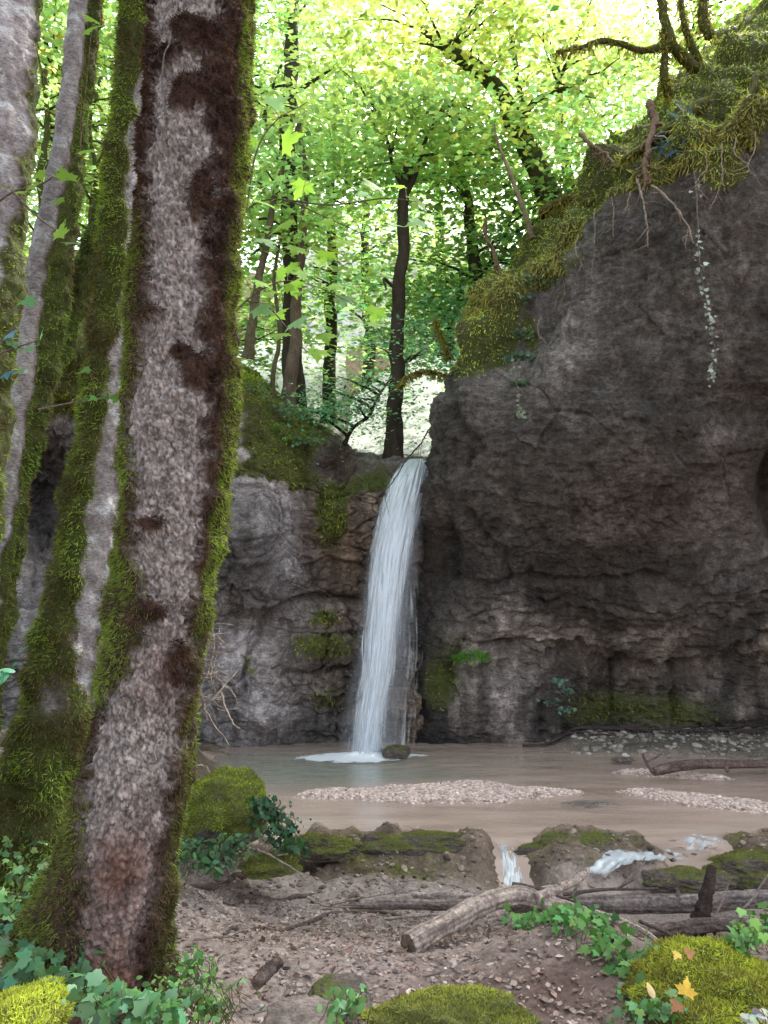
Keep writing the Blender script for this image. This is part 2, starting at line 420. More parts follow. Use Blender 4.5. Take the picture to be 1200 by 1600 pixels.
d += crack([(700,905),(770,915),(830,900),(900,920),(1000,905),(1080,915),(1200,880)], 7, .10)
d += crack([(720,1010),(790,1008),(860,1010),(950,1030),(1040,1035),(1140,1020),(1200,985)], 6, .12)
d += crack([(860,1020),(950,1042),(1050,1048),(1150,1030)], 12, .16)
d += crack([(960,1050),(958,1140)], 5, .10) + crack([(1055,1050),(1052,1140)], 5, .08) + crack([(850,1095),(842,1150)], 6, .08)
d += crack([(700,560),(712,640),(745,700),(728,720)], 7, .14) + crack([(690,690),(722,640)], 5, .08)
d += crack([(735,800),(790,870),(800,900)], 6, .10) + crack([(740,975),(700,1040),(705,1060)], 8, .12)
d += crack([(840,660),(900,610),(980,560)], 9, .07) + crack([(850,640),(1000,660)], 6, .05)
for yy, ww in ((945, 3), (962, 3), (978, 3.5), (992, 4)): d += crack([(800+yy%30, yy+8), (920, yy), (1040, yy+6), (1200, yy-40)], ww, .05)
d -= .8*gsp(px, py, 1222, 785, 34, 70)                        # dark hollow at the right edge
d -= .25*gsp(px, py, 1160, 640, 60, 35); d -= .30*gsp(px, py, 690, 860, 26, 60)
d += .22*gsp(px, py, 735, 640, 45, 50) + .15*gsp(px, py, 860, 575, 40, 40) - .12*gsp(px, py, 1030, 610, 80, 30)
# mossy crest: rows above the edge are soft ground, not rock
vi = np.linspace(0, 12, P.shape[0])[:, None] + 0*px
crest = sstep(8.75, 9.35, vi + .55*fbm(P*.9, 3, 77) + .9*sstep(900, 700, px)*sstep(640, 560, py))
d = d*(1-.75*crest) + crest*(.34*fbm(P*1.7, 4, 71) + .10*ridged(P*2.4, 3, 72)*.5 + .04)
P2 = P + N*d[..., None]
N2 = gridnormals(P2)
if N2[300, 300, 1] > 0: N2 = -N2
RCP, RCN, RCPX, RCPY, RCCREST = P2, N2, px, py, crest
# tint + moss
tint = np.ones(P.shape[:2] + (3,)) * np.array([1.2, 1.14, 1.1])
big = fbm(P*.7, 4, 120)
brown = np.clip(.5*gsp(px, py, 1000, 770, 280, 130) + .6*gsp(px, py, 690, 830, 60, 60) + .3*big, 0, 1)[..., None]
tint = tint*(1-brown) + brown*np.array([1.3, 1.05, .86])
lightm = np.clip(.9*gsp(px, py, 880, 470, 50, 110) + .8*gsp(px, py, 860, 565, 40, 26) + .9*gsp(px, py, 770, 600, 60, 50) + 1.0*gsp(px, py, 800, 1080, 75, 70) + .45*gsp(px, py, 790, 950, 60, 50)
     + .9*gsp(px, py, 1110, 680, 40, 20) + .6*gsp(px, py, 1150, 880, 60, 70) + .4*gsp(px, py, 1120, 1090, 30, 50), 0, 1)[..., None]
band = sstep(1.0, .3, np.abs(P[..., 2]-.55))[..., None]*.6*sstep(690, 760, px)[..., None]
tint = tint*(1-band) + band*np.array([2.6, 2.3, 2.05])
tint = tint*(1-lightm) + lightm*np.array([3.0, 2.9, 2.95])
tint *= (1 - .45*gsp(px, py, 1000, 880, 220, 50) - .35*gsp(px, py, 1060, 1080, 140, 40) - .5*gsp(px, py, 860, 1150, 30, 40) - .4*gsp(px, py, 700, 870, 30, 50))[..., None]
stv = fbm(P*np.array([2.6, 2.6, .35]), 4, 131); low = sstep(1.9, 1.2, P[..., 2])
tint *= (1 + .35*big + low*np.clip(stv*1.6, -.5, 1.1))[..., None]
moss = np.clip(.62*gsp(px, py, 690, 1075, 40, 60) + .6*gsp(px, py, 930, 1110, 100, 45) + .55*gsp(px, py, 1080, 1110, 90, 40) + .35*gsp(px, py, 720, 1000, 60, 60) + .65*gsp(px, py, 676, 660, 14, 45), 0, .8)
moss = np.maximum(moss, crest*1.3)
for cx, cy, rx, ry in ((730,560,35,45),(775,515,45,32),(825,515,14,30),(850,425,34,34),(770,540,40,35),(1025,270,30,22)):
    moss = np.maximum(moss, .95*gsp(px, py, cx, cy, rx, ry))
moss = np.clip(moss, 0, 1.2)
RCM = moss
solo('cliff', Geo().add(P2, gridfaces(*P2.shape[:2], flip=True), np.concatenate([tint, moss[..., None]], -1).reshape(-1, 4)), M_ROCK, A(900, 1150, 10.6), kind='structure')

# left cliff and the wall behind the fall
def col(*a): return a
LC_cols = [
 # base,            r1,              r2,              r3,             r4,             r5,              r6,             edge,            back,            far
 [(-900,1190,8.0),(-900,1110,7.8),(-900,1030,7.7),(-900,970,7.7),(-900,930,7.6),(-900,840,7.6),(-900,740,7.6),(-900,480,7.6),(-900,400,9.0),(-900,330,13)],
 [(-350,1190,8.4),(-350,1110,8.2),(-350,1030,8.1),(-350,970,8.0),(-350,930,8.0),(-350,850,8.4),(-350,760,8.4),(-350,500,8.0),(-350,430,9.2),(-350,380,13)],
 [(0,1190,9.0),(0,1090,8.8),(0,1010,8.7),(0,950,8.8),(0,910,9.2),(0,850,10.2),(0,760,10.2),(0,545,8.7),(0,490,9.8),(0,440,13)],
 [(120,1190,9.5),(120,1100,9.2),(120,1020,9.1),(120,960,9.2),(120,920,9.5),(120,850,10.5),(120,750,10.4),(120,560,8.9),(120,510,10),(120,470,13)],
 [(250,1190,10.1),(250,1110,10.),(250,1030,9.9),(250,965,9.9),(250,935,9.7),(250,850,9.6),(250,760,9.5),(250,590,9.6),(250,540,10.4),(250,510,13)],
 [(360,1190,10.35),(360,1115,10.3),(360,1040,10.15),(360,975,10.25),(360,935,9.75),(360,850,9.5),(360,760,9.6),(368,635,10.0),(372,590,10.9),(375,570,13)],
 [(430,1190,10.5),(430,1120,10.4),(430,1040,10.25),(430,975,10.35),(430,940,9.95),(430,850,9.75),(430,770,9.85),(438,688,10.2),(446,645,11.1),(450,630,13)],
 [(490,1190,10.6),(490,1120,10.45),(490,1040,10.3),(490,975,10.35),(490,930,10.25),(490,850,10.15),(492,785,10.2),(502,735,10.4),(510,690,11.2),(510,672,13.3)],
 [(550,1190,10.7),(550,1120,10.55),(550,1040,10.4),(550,975,10.45),(550,925,10.4),(550,850,10.38),(550,795,10.38),(556,748,10.55),(558,717,11.3),(558,708,13.6)],
 [(610,1190,10.8),(610,1120,10.65),(610,1040,10.55),(610,975,10.6),(610,925,10.55),(610,850,10.5),(607,790,10.48),(614,741,10.6),(615,718,11.3),(615,712,13.6)],
 [(665,1190,10.9),(665,1120,10.8),(665,1040,10.7),(665,975,10.75),(665,925,10.75),(665,850,10.7),(664,780,10.65),(662,733,10.7),(662,718,11.3),(660,712,13.6)],
 [(760,1190,11.2),(760,1120,11.1),(760,1040,11.0),(760,975,11.0),(760,925,11.0),(760,850,11.0),(760,780,11.0),(760,725,11.1),(760,700,11.6),(760,690,13.6)],
]
LC = [list(r) for r in zip(*LC_cols)]
P = net(LC, 460, 680)
N = gridnormals(P)
if N[200, 340, 1] > 0: N = -N
px, py = proj(P)
vi = np.linspace(0, 9, P.shape[0])[:, None] + 0*px
d = rock_disp(P, N, .95, 203, .5)
Qb = P + .10*np.stack([fbm(P*2.2, 3, 231), fbm(P*2.2, 3, 232), fbm(P*2.2, 3, 233)], -1); zw = sstep(480, 520, px)*.6 + .4
f1, f2, idv = worley(Qb*np.array([1.7, 1.7, 2.6]), 241); d += zw*(.20*(idv-.5) - .09*np.exp(-((f2-f1)/.05)**2))
f1, f2, idv = worley(Qb*np.array([4.2, 4.2, 7.5]), 242); d += zw*(.09*(idv-.5) - .03*np.exp(-((f2-f1)/.08)**2))
pxw = px + 8*fbm(P*2.5, 3, 191); pyw = py + 8*fbm(P*2.5, 3, 192)
d += crack([(330,940),(400,962),(420,965),(450,945),(500,930),(560,940)], 7, .20)
d += crack([(420,960),(385,1030),(380,1080)], 7, .14) + crack([(480,700),(492,800),(485,930)], 6, .06)
d += crack([(440,1050),(500,1045),(560,1050)], 5, .08) + crack([(400,1080),(440,1100),(520,1090)], 5, .05) + crack([(500,830),(560,835)], 4, .06)
d += crack([(345,870),(420,850),(480,820)], 6, .04)
d += .14*gsp(px, py, 500, 960, 30, 16) + .22*gsp(px, py, 500, 1010, 50, 24) + .12*gsp(px, py, 470, 1020, 20, 22) + .10*gsp(px, py, 495, 1075, 60, 22)
d += .25*gsp(px, py, 415, 1120, 40, 30) + .3*gsp(px, py, 380, 840, 60, 70)
d += .35*gsp(px, py, 640, 1110, 22, 70)     # tufa cone beside the fall
crest = sstep(7.0, 7.6, vi + .5*fbm(P*1.2, 3, 177))
d = d*(1-.8*crest) + crest*.10*fbm(P*2.5, 4, 171)
P2 = P + N*d[..., None]; N2 = gridnormals(P2)
if N2[200, 340, 1] > 0: N2 = -N2
LCP, LCN, LCPX, LCPY, LCCREST = P2, N2, px, py, crest
big = fbm(P*.8, 4, 220)
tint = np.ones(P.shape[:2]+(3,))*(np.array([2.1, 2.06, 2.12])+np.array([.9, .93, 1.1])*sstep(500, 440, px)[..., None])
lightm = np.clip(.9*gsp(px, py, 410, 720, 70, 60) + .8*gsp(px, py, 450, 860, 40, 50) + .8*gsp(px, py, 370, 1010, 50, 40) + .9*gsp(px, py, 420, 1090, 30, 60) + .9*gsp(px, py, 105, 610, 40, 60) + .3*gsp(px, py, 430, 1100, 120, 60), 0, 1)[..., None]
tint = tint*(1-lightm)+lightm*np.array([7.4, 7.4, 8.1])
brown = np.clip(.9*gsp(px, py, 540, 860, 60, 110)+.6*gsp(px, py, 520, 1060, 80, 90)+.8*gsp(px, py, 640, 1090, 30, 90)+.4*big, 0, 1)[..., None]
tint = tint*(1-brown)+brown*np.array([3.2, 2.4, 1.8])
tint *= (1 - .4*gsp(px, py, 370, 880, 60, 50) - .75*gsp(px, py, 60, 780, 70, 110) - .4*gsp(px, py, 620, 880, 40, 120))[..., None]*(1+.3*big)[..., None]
moss = np.clip(1.1*gsp(px, py, 522, 800, 26, 62)+.85*gsp(px, py, 575, 745, 60, 26)+.75*gsp(px, py, 505, 962, 34, 18)+.8*gsp(px, py, 500, 1010, 60, 24)+.55*gsp(px, py, 515, 1090, 50, 40)+.5*gsp(px, py, 390, 1040, 18, 40), 0, 1)
edge = sstep(6.0, 6.9, vi + .8*fbm(P*1.7, 3, 178) + .5*gsp(px, py, 470, 720, 40, 60))*sstep(540, 500, px)
moss = np.clip(np.maximum(moss, .9*edge), 0, 1.1)
moss = np.maximum(moss, sstep(7.2, 7.7, vi)*.9*sstep(560, 520, px))
litter = np.clip(1.2*gsp(px, py, 530, 712, 34, 28), 0, 1)[..., None]
tint = tint*(1-litter) + litter*np.array([.75, .42, .32]); moss = moss*(1-litter[..., 0])
LCM = moss
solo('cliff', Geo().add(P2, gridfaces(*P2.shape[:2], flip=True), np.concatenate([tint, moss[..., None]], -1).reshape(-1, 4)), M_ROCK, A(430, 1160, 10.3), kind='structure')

# ------------------------------------------------------------------ hillside above the fall
xs = np.concatenate([np.linspace(-60, -9, 30)[:-1], np.linspace(-9, 11, 190), np.linspace(11, 60, 30)[1:]])
ys = np.concatenate([np.linspace(11.6, 24, 130), np.linspace(24, 110, 70)[1:]])
X, Yv = np.meshgrid(xs, ys, indexing='ij')
def hill_z(x, y):
    q = .35 + .25*np.sin(y*.35) + .04*(y-11)
    l = np.maximum(q-.7-x, 0); r = np.maximum(x-q-.5, 0)
    z = 3.35 + .035*(y-11) + .42*l*np.exp(-l*.02) + .85*r*np.exp(-r*.02) + .55*np.maximum(y-26, 0)*np.exp(-np.maximum(y-26, 0)*.004)
    return z + .28*fbm(v3(x*.45, y*.45), 4, 301) + .07*fbm(v3(x*2, y*2), 3, 302)
Z = hill_z(X, Yv)
Z = np.where(Yv < 13.2, Z - .5*sstep(13.2, 11.6, Yv)*sstep(-1., -2.5, X) - .35*sstep(13.2, 11.6, Yv)*sstep(1.0, 3, X), Z)
PH = np.stack([X, Yv, Z], -1)
t = np.clip(.5+fbm(PH*.6, 4, 305), 0, 1)[..., None]
ch = np.array([.10, .06, .04])*(1-t)+t*np.array([.06, .075, .02])
solo('hillside', Geo().add(PH, gridfaces(*PH.shape[:2], flip=True), ch.reshape(-1, 3)), M_HILL, (0, 12, 3.3), kind='structure')

def pale_face(cols, seed):
    """pale sunlit outcrop upstream"""
    P = net(cols, 120, 150); N = gridnormals(P)
    if N[60, 75, 1] > 0: N = -N
    P = P + N*(rock_disp(P, N, .45, seed)[..., None])
    solo('cliff', Geo().add(P, gridfaces(120, 150, flip=True), (1, 1, 1, 0)), M_PALE, P[0, 75], kind='structure')
pale_face([[(540,738,11.7),(610,735,11.7),(690,735,11.7),(760,735,11.9)], [(540,705,14.0),(610,700,14.0),(690,695,13.8),(800,690,14)], [(545,672,16.5),(615,662,16.2),(690,655,16.0),(800,640,16.2)], [(550,640,18.5),(620,615,18.0),(690,600,18),(800,580,18)], [(560,610,20.5),(620,570,20),(690,555,20),(800,530,20)]], 401)
pale_face([[(370,700,19.5),(430,690,19),(480,690,19),(540,690,20)], [(370,640,19.8),(430,630,19.3),(480,630,19.3),(540,640,20.2)], [(370,590,20),(430,575,19.8),(480,570,19.8),(540,580,20.5)], [(370,540,22),(430,520,22),(480,520,22),(540,540,22)]], 402)
pale_face([[(440,560,27),(560,540,26),(700,540,26),(800,560,27)], [(440,480,27.5),(560,470,26.5),(700,460,26.5),(800,480,27.5)], [(440,400,28),(560,390,27),(700,380,27),(800,400,28)], [(440,350,30),(560,330,30),(700,330,30),(800,350,30)]], 403)

# ------------------------------------------------------------------ ground sheet
WATER_Z = -.30
def pool_xl(y): return mix(-1.35, -2.5, sstep(6.5, 10., y)) + .15*np.sin(y*2.3)
def ledge_top(x):
    l = .13*sstep(-.75, -.45, x)*sstep(.88, .76, x) + .12*sstep(1.03, 1.16, x)*sstep(2.12, 1.98, x) + .09*sstep(2.62, 2.8, x)
    n_ = fbm(np.stack([x*2.6, x*0+3.3, x*0], -1), 3, 566)
    return -.345 + l*np.clip(.75 + .9*n_, .25, 1.25)
def gravel_h(x, y):
    n = fbm(v3(x*1.7, y*1.7), 3, 501)
    b1 = 1 - ((x-.42)/1.42)**2 - ((y-7.95-.05*x)/.46)**2*mix(3., .9, sstep(-1, 1, x))
    yb = 8.05 - .55*(x-2.3)
    b2 = (1 - ((x-3.15)/.95)**2 - ((y-yb)/.30)**2)
    yb = 8.75 - .30*(x-3.0)
    b3 = (1 - ((x-3.1)/.75)**2 - ((y-yb)/.16)**2)
    m = np.maximum(np.maximum(b1, b2), b3) + .55*n
    return np.clip(m, -1, 1)
def gz(x, y):
    n1 = fbm(v3(x*.8, y*.8), 4, 511); n2 = fbm(v3(x*3, y*3), 4, 512)
    wr = sstep(-1.5, -.5, x); a = sstep(3.6, 5.3, y)
    z = mix(-.12*a, mix(-.40, -.44, sstep(.2, 1.2, x))*a, wr) + .05*n1*sstep(7, 4, y)
    z = z - .17*np.exp(-((y-5.78-.1*np.sin(x*2))/.34)**2)*sstep(.5, 1.2, x)
    z = z - .35*gsp(x, y, 1.35, 4.25, .30, .35)                    # hollow under the logs
    lo = 6.02 - .5*sstep(.95, 1.25, x)
    b = sstep(lo, lo + .4 + .5*(6.02-lo), y + .14*n1 + .05*n2)*sstep(-1.7, -1.1, x)
    z = mix(z, ledge_top(x + .06*n2) + .02*n2, b)
    bz = sstep(5.4, 5.8, y)*sstep(7.0, 6.6, y)*sstep(-1.6, -1., x); z = z + bz*(.05*fbm(v3(x*5, y*5), 4, 514) + .035*ridged(v3(x*3, y*7), 3, 515)*.5 - .01)
    inside = sstep(0, .35, x-pool_xl(y) + .12*n1)*sstep(6.55, 6.95, y)
    bed = -.385 - .28*gsp(x, y, -.35, 9.5, 1.0, .8) - .03*n1
    bed = np.maximum(bed, -.335 + .055*sstep(0, .55, gravel_h(x, y)))
    bed = np.maximum(bed, mix(-.5, -.16+.03*n2, sstep(9.0, 10.6, y + .18*(x-2.4) + .2*n1)*sstep(1.6, 2.6, x)))
    z = mix(z, bed, inside)
    left = sstep(.3, -.6, x-pool_xl(y))*sstep(6, 8, y)
    z = z + left*(.18 + .12*n1)
    z = z + .10*sstep(-1.3, -3, x)*sstep(2.5, 5, y) + .05*n2*sstep(0, -2, x)
    z = z + .12*gsp(x, y, 1.75, 3.35, .9, .7)*1.0 + .10*gsp(x, y, .95, 4.05, .35, .4)
    z = z + .012*n2*sstep(7, 4, y)
    far = sstep(12, 20, y); z = mix(z, -1.5, far)
    return z
fx = np.arange(-5.2, 5.6, .022); fy = np.arange(1.6, 11.6, .022)
xs = np.concatenate([[-400, -200, -80, -40, -20, -12, -8, -6.5], fx, [6.5, 8, 12, 20, 40, 80, 200, 400]])
ys = np.concatenate([[-200, -80, -30, -12, -5, -2, 0, .9], fy, [13, 16, 25, 60, 150, 500]])
X, Yv = np.meshgrid(xs, ys, indexing='ij')
Z = gz(X, Yv)
near = sstep(7, 4, Yv)
f1, f2, idv = worley(v3(X*9, Yv*9), 77)
Z += near*.012*fbm(v3(X*9, Yv*9), 3, 520)
GP = np.stack([X, Yv, Z], -1)
n1 = fbm(v3(X*1.3, Yv*1.3), 4, 530); n2 = fbm(v3(X*7, Yv*7), 4, 531)
c = np.array([.31, .25, .225])*(1 + .35*n1 + .4*n2)[..., None]
def blend(c, colr, m): m = np.clip(m, 0, 1)[..., None]; return c*(1-m) + m*np.array(colr)*(1+.35*n2)[..., None]
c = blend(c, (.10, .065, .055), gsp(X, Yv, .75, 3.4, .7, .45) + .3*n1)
c = blend(c, (.27, .225, .20), sstep(4.0, 5.0, Yv)*sstep(1.4, .2, X)*.7*sstep(6.2, 5.6, Yv))
tuf = sstep(5.75, 6.1, Yv)*sstep(7.0, 6.6, Yv)*sstep(-1.7, -1.0, X)
c = blend(c, (.17, .128, .10), tuf); c = blend(c, (.11, .105, .035), tuf*sstep(.0, .35, fbm(v3(X*2.2, Yv*2.2), 4, 533))*.8); c = blend(c, (.08, .06, .05), tuf*sstep(.1, .4, fbm(v3(X*4, Yv*4), 3, 534))*.6)
inside = sstep(0, .3, X-pool_xl(Yv))*sstep(6.5, 6.8, Yv)
c = blend(c, (.58, .42, .345), inside)
c = blend(c, (.22, .21, .17), inside*gsp(X, Yv, -.7, 9.3, 1.5, 1.1))
c = blend(c, (.42, .34, .31), inside*sstep(.0, .5, gravel_h(X, Yv)))
c = blend(c, (.13, .12, .10), sstep(9.3, 10.2, Yv+.15*(X-2.4))*sstep(1.6, 2.6, X))
mossg = np.clip(gsp(X, Yv, .0, 6.1, .5, .12)+gsp(X, Yv, 1.75, 6.3, .25, .25)+gsp(X, Yv, 3.0, 6.0, .35, .3)+.8*gsp(X, Yv, .15, 4.75, .5, .25)+.8*gsp(X, Yv, 1.75, 3.2, .6, .6), 0, 1)*sstep(-.35, .25, n1+n2*.6)
c = blend(c, (.075, .085, .018), mossg*.9)
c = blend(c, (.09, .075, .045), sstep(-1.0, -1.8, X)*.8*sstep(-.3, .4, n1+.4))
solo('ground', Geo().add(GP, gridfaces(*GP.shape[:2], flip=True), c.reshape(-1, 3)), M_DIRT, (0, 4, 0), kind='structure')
def gh(x, y): return gz(np.asarray(x, float), np.asarray(y, float))

# ------------------------------------------------------------------ water
n = NT('pool_water'); cd = n.coord((1, 1.0, 1))
wv = n.math('ADD', n.noise(n.coord((1.0, 2.6, 1)), 5, 3, .5), n.math('MULTIPLY', n.noise(n.coord((1, 2.2, 1)), 18, 2, .5), .35))
nm = n.bump(wv, .22, .04)
fr = n.n('Fresnel', IOR=1.33, Normal=nm)
tr = n.n('BsdfTransparent', Color=(.86, .84, .78)); df = n.n('BsdfDiffuse', Color=n.attr()[0])
m1 = n.n('MixShader', Fac=.46); n.set(m1, 1, tr); n.set(m1, 2, df)
gl = n.n('BsdfGlossy', Color=(1, 1, 1), Roughness=.07, Normal=nm)
m2 = n.n('MixShader', Fac=n.math('MULTIPLY', fr, .95)); n.set(m2, 1, m1); n.set(m2, 2, gl)
M_WATER = n.finish(m2)
xs = np.arange(-2.9, 6.5, .05); ys = np.arange(5.95, 11.0, .05)
X, Yv = np.meshgrid(xs, ys, indexing='ij'); T = gz(X, Yv)
notch = np.maximum(sstep(.76, .84, X)*sstep(1.14, 1.06, X), sstep(1.98, 2.06, X)*sstep(2.75, 2.65, X)); film = np.clip(T+mix(-.06, .012, notch), -.75, WATER_Z)
Zw = np.where(Yv > 6.62, WATER_Z, mix(film, WATER_Z, sstep(6.35, 6.62, Yv)))
Zw += .004*fbm(v3(X*3, Yv*6), 3, 601)
d0 = np.hypot((X+.3)/1.0, (Yv-9.75)/.8); Zw += .006*np.sin(d0*24+2*fbm(v3(X*2, Yv*3), 3, 603))*np.exp(-d0*1.2)*(Yv > 7)
wt = np.array([.86, .65, .55])*(1+.35*fbm(v3(X*.8, Yv*4.5), 4, 604))[..., None]
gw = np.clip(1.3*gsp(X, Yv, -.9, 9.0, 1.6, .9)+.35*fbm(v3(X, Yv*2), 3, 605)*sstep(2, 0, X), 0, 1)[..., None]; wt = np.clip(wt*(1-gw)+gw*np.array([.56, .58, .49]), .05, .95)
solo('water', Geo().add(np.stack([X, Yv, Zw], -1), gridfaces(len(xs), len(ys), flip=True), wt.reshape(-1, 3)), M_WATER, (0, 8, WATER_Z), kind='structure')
xs = np.arange(.4, 6.5, .05); ys = np.arange(5.2, 6.2, .05)
X, Yv = np.meshgrid(xs, ys, indexing='ij')
solo('stream', Geo().add(np.stack([X, Yv, -.53+.008*fbm(v3(X*5, Yv*7), 3, 602)], -1), gridfaces(len(xs), len(ys), flip=True), (.45, .38, .34, 0)), M_WATER, (1, 5.7, -.53), kind='structure')
xs = np.arange(.0, 1.3, .06); ys = np.arange(11.0, 16.5, .06)
X, Yv = np.meshgrid(xs, ys, indexing='ij')

def mat_fall(name, us, vs, base=.0, dens=1.0):
    n = NT(name); rgb, al = n.attr()
    cm = n.n('Mapping', Vector=rgb); cm.inputs['Scale'].default_value = (us, vs, 1)
    a = n.noise(cm.outputs[0], 1.0, 7, .68)
    cm2 = n.n('Mapping', Vector=rgb); cm2.inputs['Scale'].default_value = (us*2.6, vs*1.6, 1)
    b = n.noise(cm2.outputs[0], 1.0, 4, .6)
    h = n.math('ADD', n.math('MULTIPLY', a, .6), n.math('MULTIPLY', b, .4))
    f = n.math('MULTIPLY', n.math('ADD', n.math('MULTIPLY', n.math('SUBTRACT', h, .5), 4.5), n.math('MULTIPLY', n.math('SUBTRACT', al, .42), 2.2*dens)), 1.0, True)
    df = n.n('BsdfDiffuse', Color=(.86, .93, 1.)); tl = n.n('BsdfTranslucent', Color=(.86, .93, 1.)); gl = n.n('BsdfGlossy', Color=(.9, .95, 1), Roughness=.3)
    m = n.n('MixShader', Fac=.45); n.set(m, 1, df); n.set(m, 2, tl)
    m3 = n.n('MixShader', Fac=.15); n.set(m3, 1, m); n.set(m3, 2, gl)
    tr = n.n('BsdfTransparent'); m4 = n.n('MixShader', Fac=f); n.set(m4, 1, tr); n.set(m4, 2, m3)
    return n.finish(m4)
M_FALL = mat_fall('falling_water', 24, 8)
M_STRAND = (lambda n: n.finish(n.pbr((.85, .9, .97), .35, .4)))(NT('water_strand'))
# fall: left and right edge in the photo, and depth, from lip to pool
FL = np.array([(630,716,676,715,11.15),(618,732,675,722,10.62),(602,762,668,758,10.36),(588,808,658,805,10.18),(577,870,647,868,10.06),(569,945,638,945,9.97),(560,1040,629,1040,9.90),(550,1110,618,1110,9.86),(543,1176,612,1172,9.82)], float)
fl = smooth_path(FL, 220)
wf = thing('waterfall', 'tall white waterfall pouring from the mossy lip into the pool', 'waterfall', A(578, 1170, 9.85))
def fall_pt(u, v):
    i = np.clip(v*219, 0, 218.99); k = i.astype(int); f = (i-k)[..., None]
    q = fl[k]*(1-f)+fl[k+1]*f
    L = A(q[..., 0], q[..., 1], q[..., 4]); R = A(q[..., 2], q[..., 3], q[..., 4])
    p = L*(1-u[..., None])+R*u[..., None]
    p[..., 1] -= .10*np.sin(np.pi*np.clip(u, 0, 1))*sstep(0, .15, v)
    return p
for layer, (nm_, off) in enumerate((('water_sheet', 0.), ('water_sheet', .07), ('water_sheet', .13))):
    u, v = np.meshgrid(np.linspace(-.12, 1.12, 60), np.linspace(0, 1, 220), indexing='ij')
    p = fall_pt(u, v)
    q = np.stack([u*22+layer*9, v*5, 0*u], -1)
    p[..., 1] += off*sstep(0, .2, v) + .035*fbm(q, 3, 610+layer)
    p[..., 0] += .012*fbm(q*1.7, 2, 615+layer)
    al = np.sin(np.pi*np.clip((u+.12)/1.24, 0, 1))**.85*mix(1.12, .74, v)*sstep(0, .03, v)
    al = al*(1 - .55*sstep(.55, 1.0, u)*sstep(.35, .9, v)) - .12*sstep(.3, .0, u)*sstep(.4, .0, v)
    g = Geo().add(p, gridfaces(60, 220), np.stack([u+layer*.37, v+layer*.21, 0*u, al], -1).reshape(-1, 4))
    part(nm_, g, M_FALL, wf)
g = Geo()
for k in range(26):
    u0 = np.clip(rng.normal(.45, .25), .02, 1.0); v0 = rng.random()**.8*.95; L = rng.uniform(.04, .16)
    v = np.clip(np.linspace(v0, v0+L, 9), .02, 1); u = np.full(9, u0) + np.linspace(0, rng.normal(0, .05), 9)
    p = fall_pt(u, v); p[:, 1] -= rng.uniform(-.05, .12); 
    w = rng.uniform(.001, .003)*np.sin(np.linspace(.1, np.pi-.05, 9))
    a = p.copy(); b = p.copy(); a[:, 0] -= w; b[:, 0] += w
    g.add(np.stack([a, b], 1).reshape(-1, 3), gridfaces(9, 2), (1, 1, 1, 1))
part('water_strands', g, M_STRAND, wf)['kind'] = 'stuff'
g = Geo(); k = 380
v = rng.random(k)*.7+.3; u = rng.normal(.5, .42, k); p = fall_pt(u, v); p[:, 1] -= rng.uniform(-.1, .25, k)
inst(g, PEB*np.array([1, 1, 2.2]), PEB_F, p, np.tile([0, -1., 0], (k, 1)), np.tile([0, 0, 1.], (k, 1)), rng.uniform(.0015, .0045, k), (1, 1, 1, 1))
part('droplets', g, M_STRAND, wf)['kind'] = 'stuff'
# thin veil drifting right over the tufa cone
u, v = np.meshgrid(np.linspace(0, 1, 40), np.linspace(.38, 1, 90), indexing='ij')
p = fall_pt(.75+.95*u*sstep(.35, .75, v), v); p[..., 1] += .12 + .03*fbm(np.stack([u*12, v*4, 0*u], -1), 3, 640)
part('water_veil', Geo().add(p, gridfaces(40, 90), np.stack([u*.35+.3, v*.7+.6, 0*u, np.sin(np.pi*u)**.7*.44*sstep(.38, .6, v)], -1).reshape(-1, 4)), M_FALL, wf)
n = NT('fine_spray'); rgb, al = n.attr(); cm = n.n('Mapping', Vector=rgb); cm.inputs['Scale'].default_value = (16, 3, 1)
f = n.math('MULTIPLY', al, n.ramp(n.noise(cm.outputs[0], 1, 4, .55), [(.3, (.25,)*3), (.7, (1,)*3)]), True)
m = n.n('MixShader', Fac=.5); n.set(m, 1, n.n('BsdfDiffuse', Color=(.86, .92, 1))); n.set(m, 2, n.n('BsdfTranslucent', Color=(.86, .92, 1)))
m4 = n.n('MixShader', Fac=f); n.set(m4, 1, n.n('BsdfTransparent')); n.set(m4, 2, m); M_MIST = n.finish(m4)
for off in (-.05, .16):
    u, v = np.meshgrid(np.linspace(0, 1, 50), np.linspace(.12, 1, 120), indexing='ij')
    p = fall_pt(.5+(u-.5)*mix(1.1, 1.65, v**1.3)+.05*v, v); p[..., 1] += off + .04*fbm(np.stack([u*6, v*4, 0*u], -1), 3, 650)
    part('water_spray', Geo().add(p, gridfaces(50, 120), np.stack([u, v+off, 0*u, np.sin(np.pi*u)**1.2*.32*sstep(.12, .6, v)], -1).reshape(-1, 4)), M_MIST, wf)
# splash foam
n = NT('splash_foam'); rgb, al = n.attr(); cc = n.coord((1, 1.6, 1))
h = n.math('ADD', n.math('MULTIPLY', n.noise(cc, 16, 6, .7), .6), n.math('MULTIPLY', n.noise(cc, 5, 4, .6), .4))
f = n.math('MULTIPLY', n.math('ADD', n.math('MULTIPLY', n.math('SUBTRACT', h, .5), 4.), n.math('MULTIPLY', n.math('SUBTRACT', al, .45), 3.)), 1., True)
m = n.n('MixShader', Fac=f); n.set(m, 1, n.n('BsdfTransparent')); n.set(m, 2, n.pbr((.88, .92, .96), .5, .3, n.bump(h, .8, .04))); M_FOAM = n.finish(m)
fx0, fy0 = A(560, 1177, 9.8)[:2]
r_, th = np.meshgrid(np.linspace(0, 1, 40), np.linspace(0, 2*np.pi, 90), indexing='ij')
x = fx0 + r_*np.cos(th)*1.15 + .05; y = fy0 + r_*np.sin(th)*.55 - .08
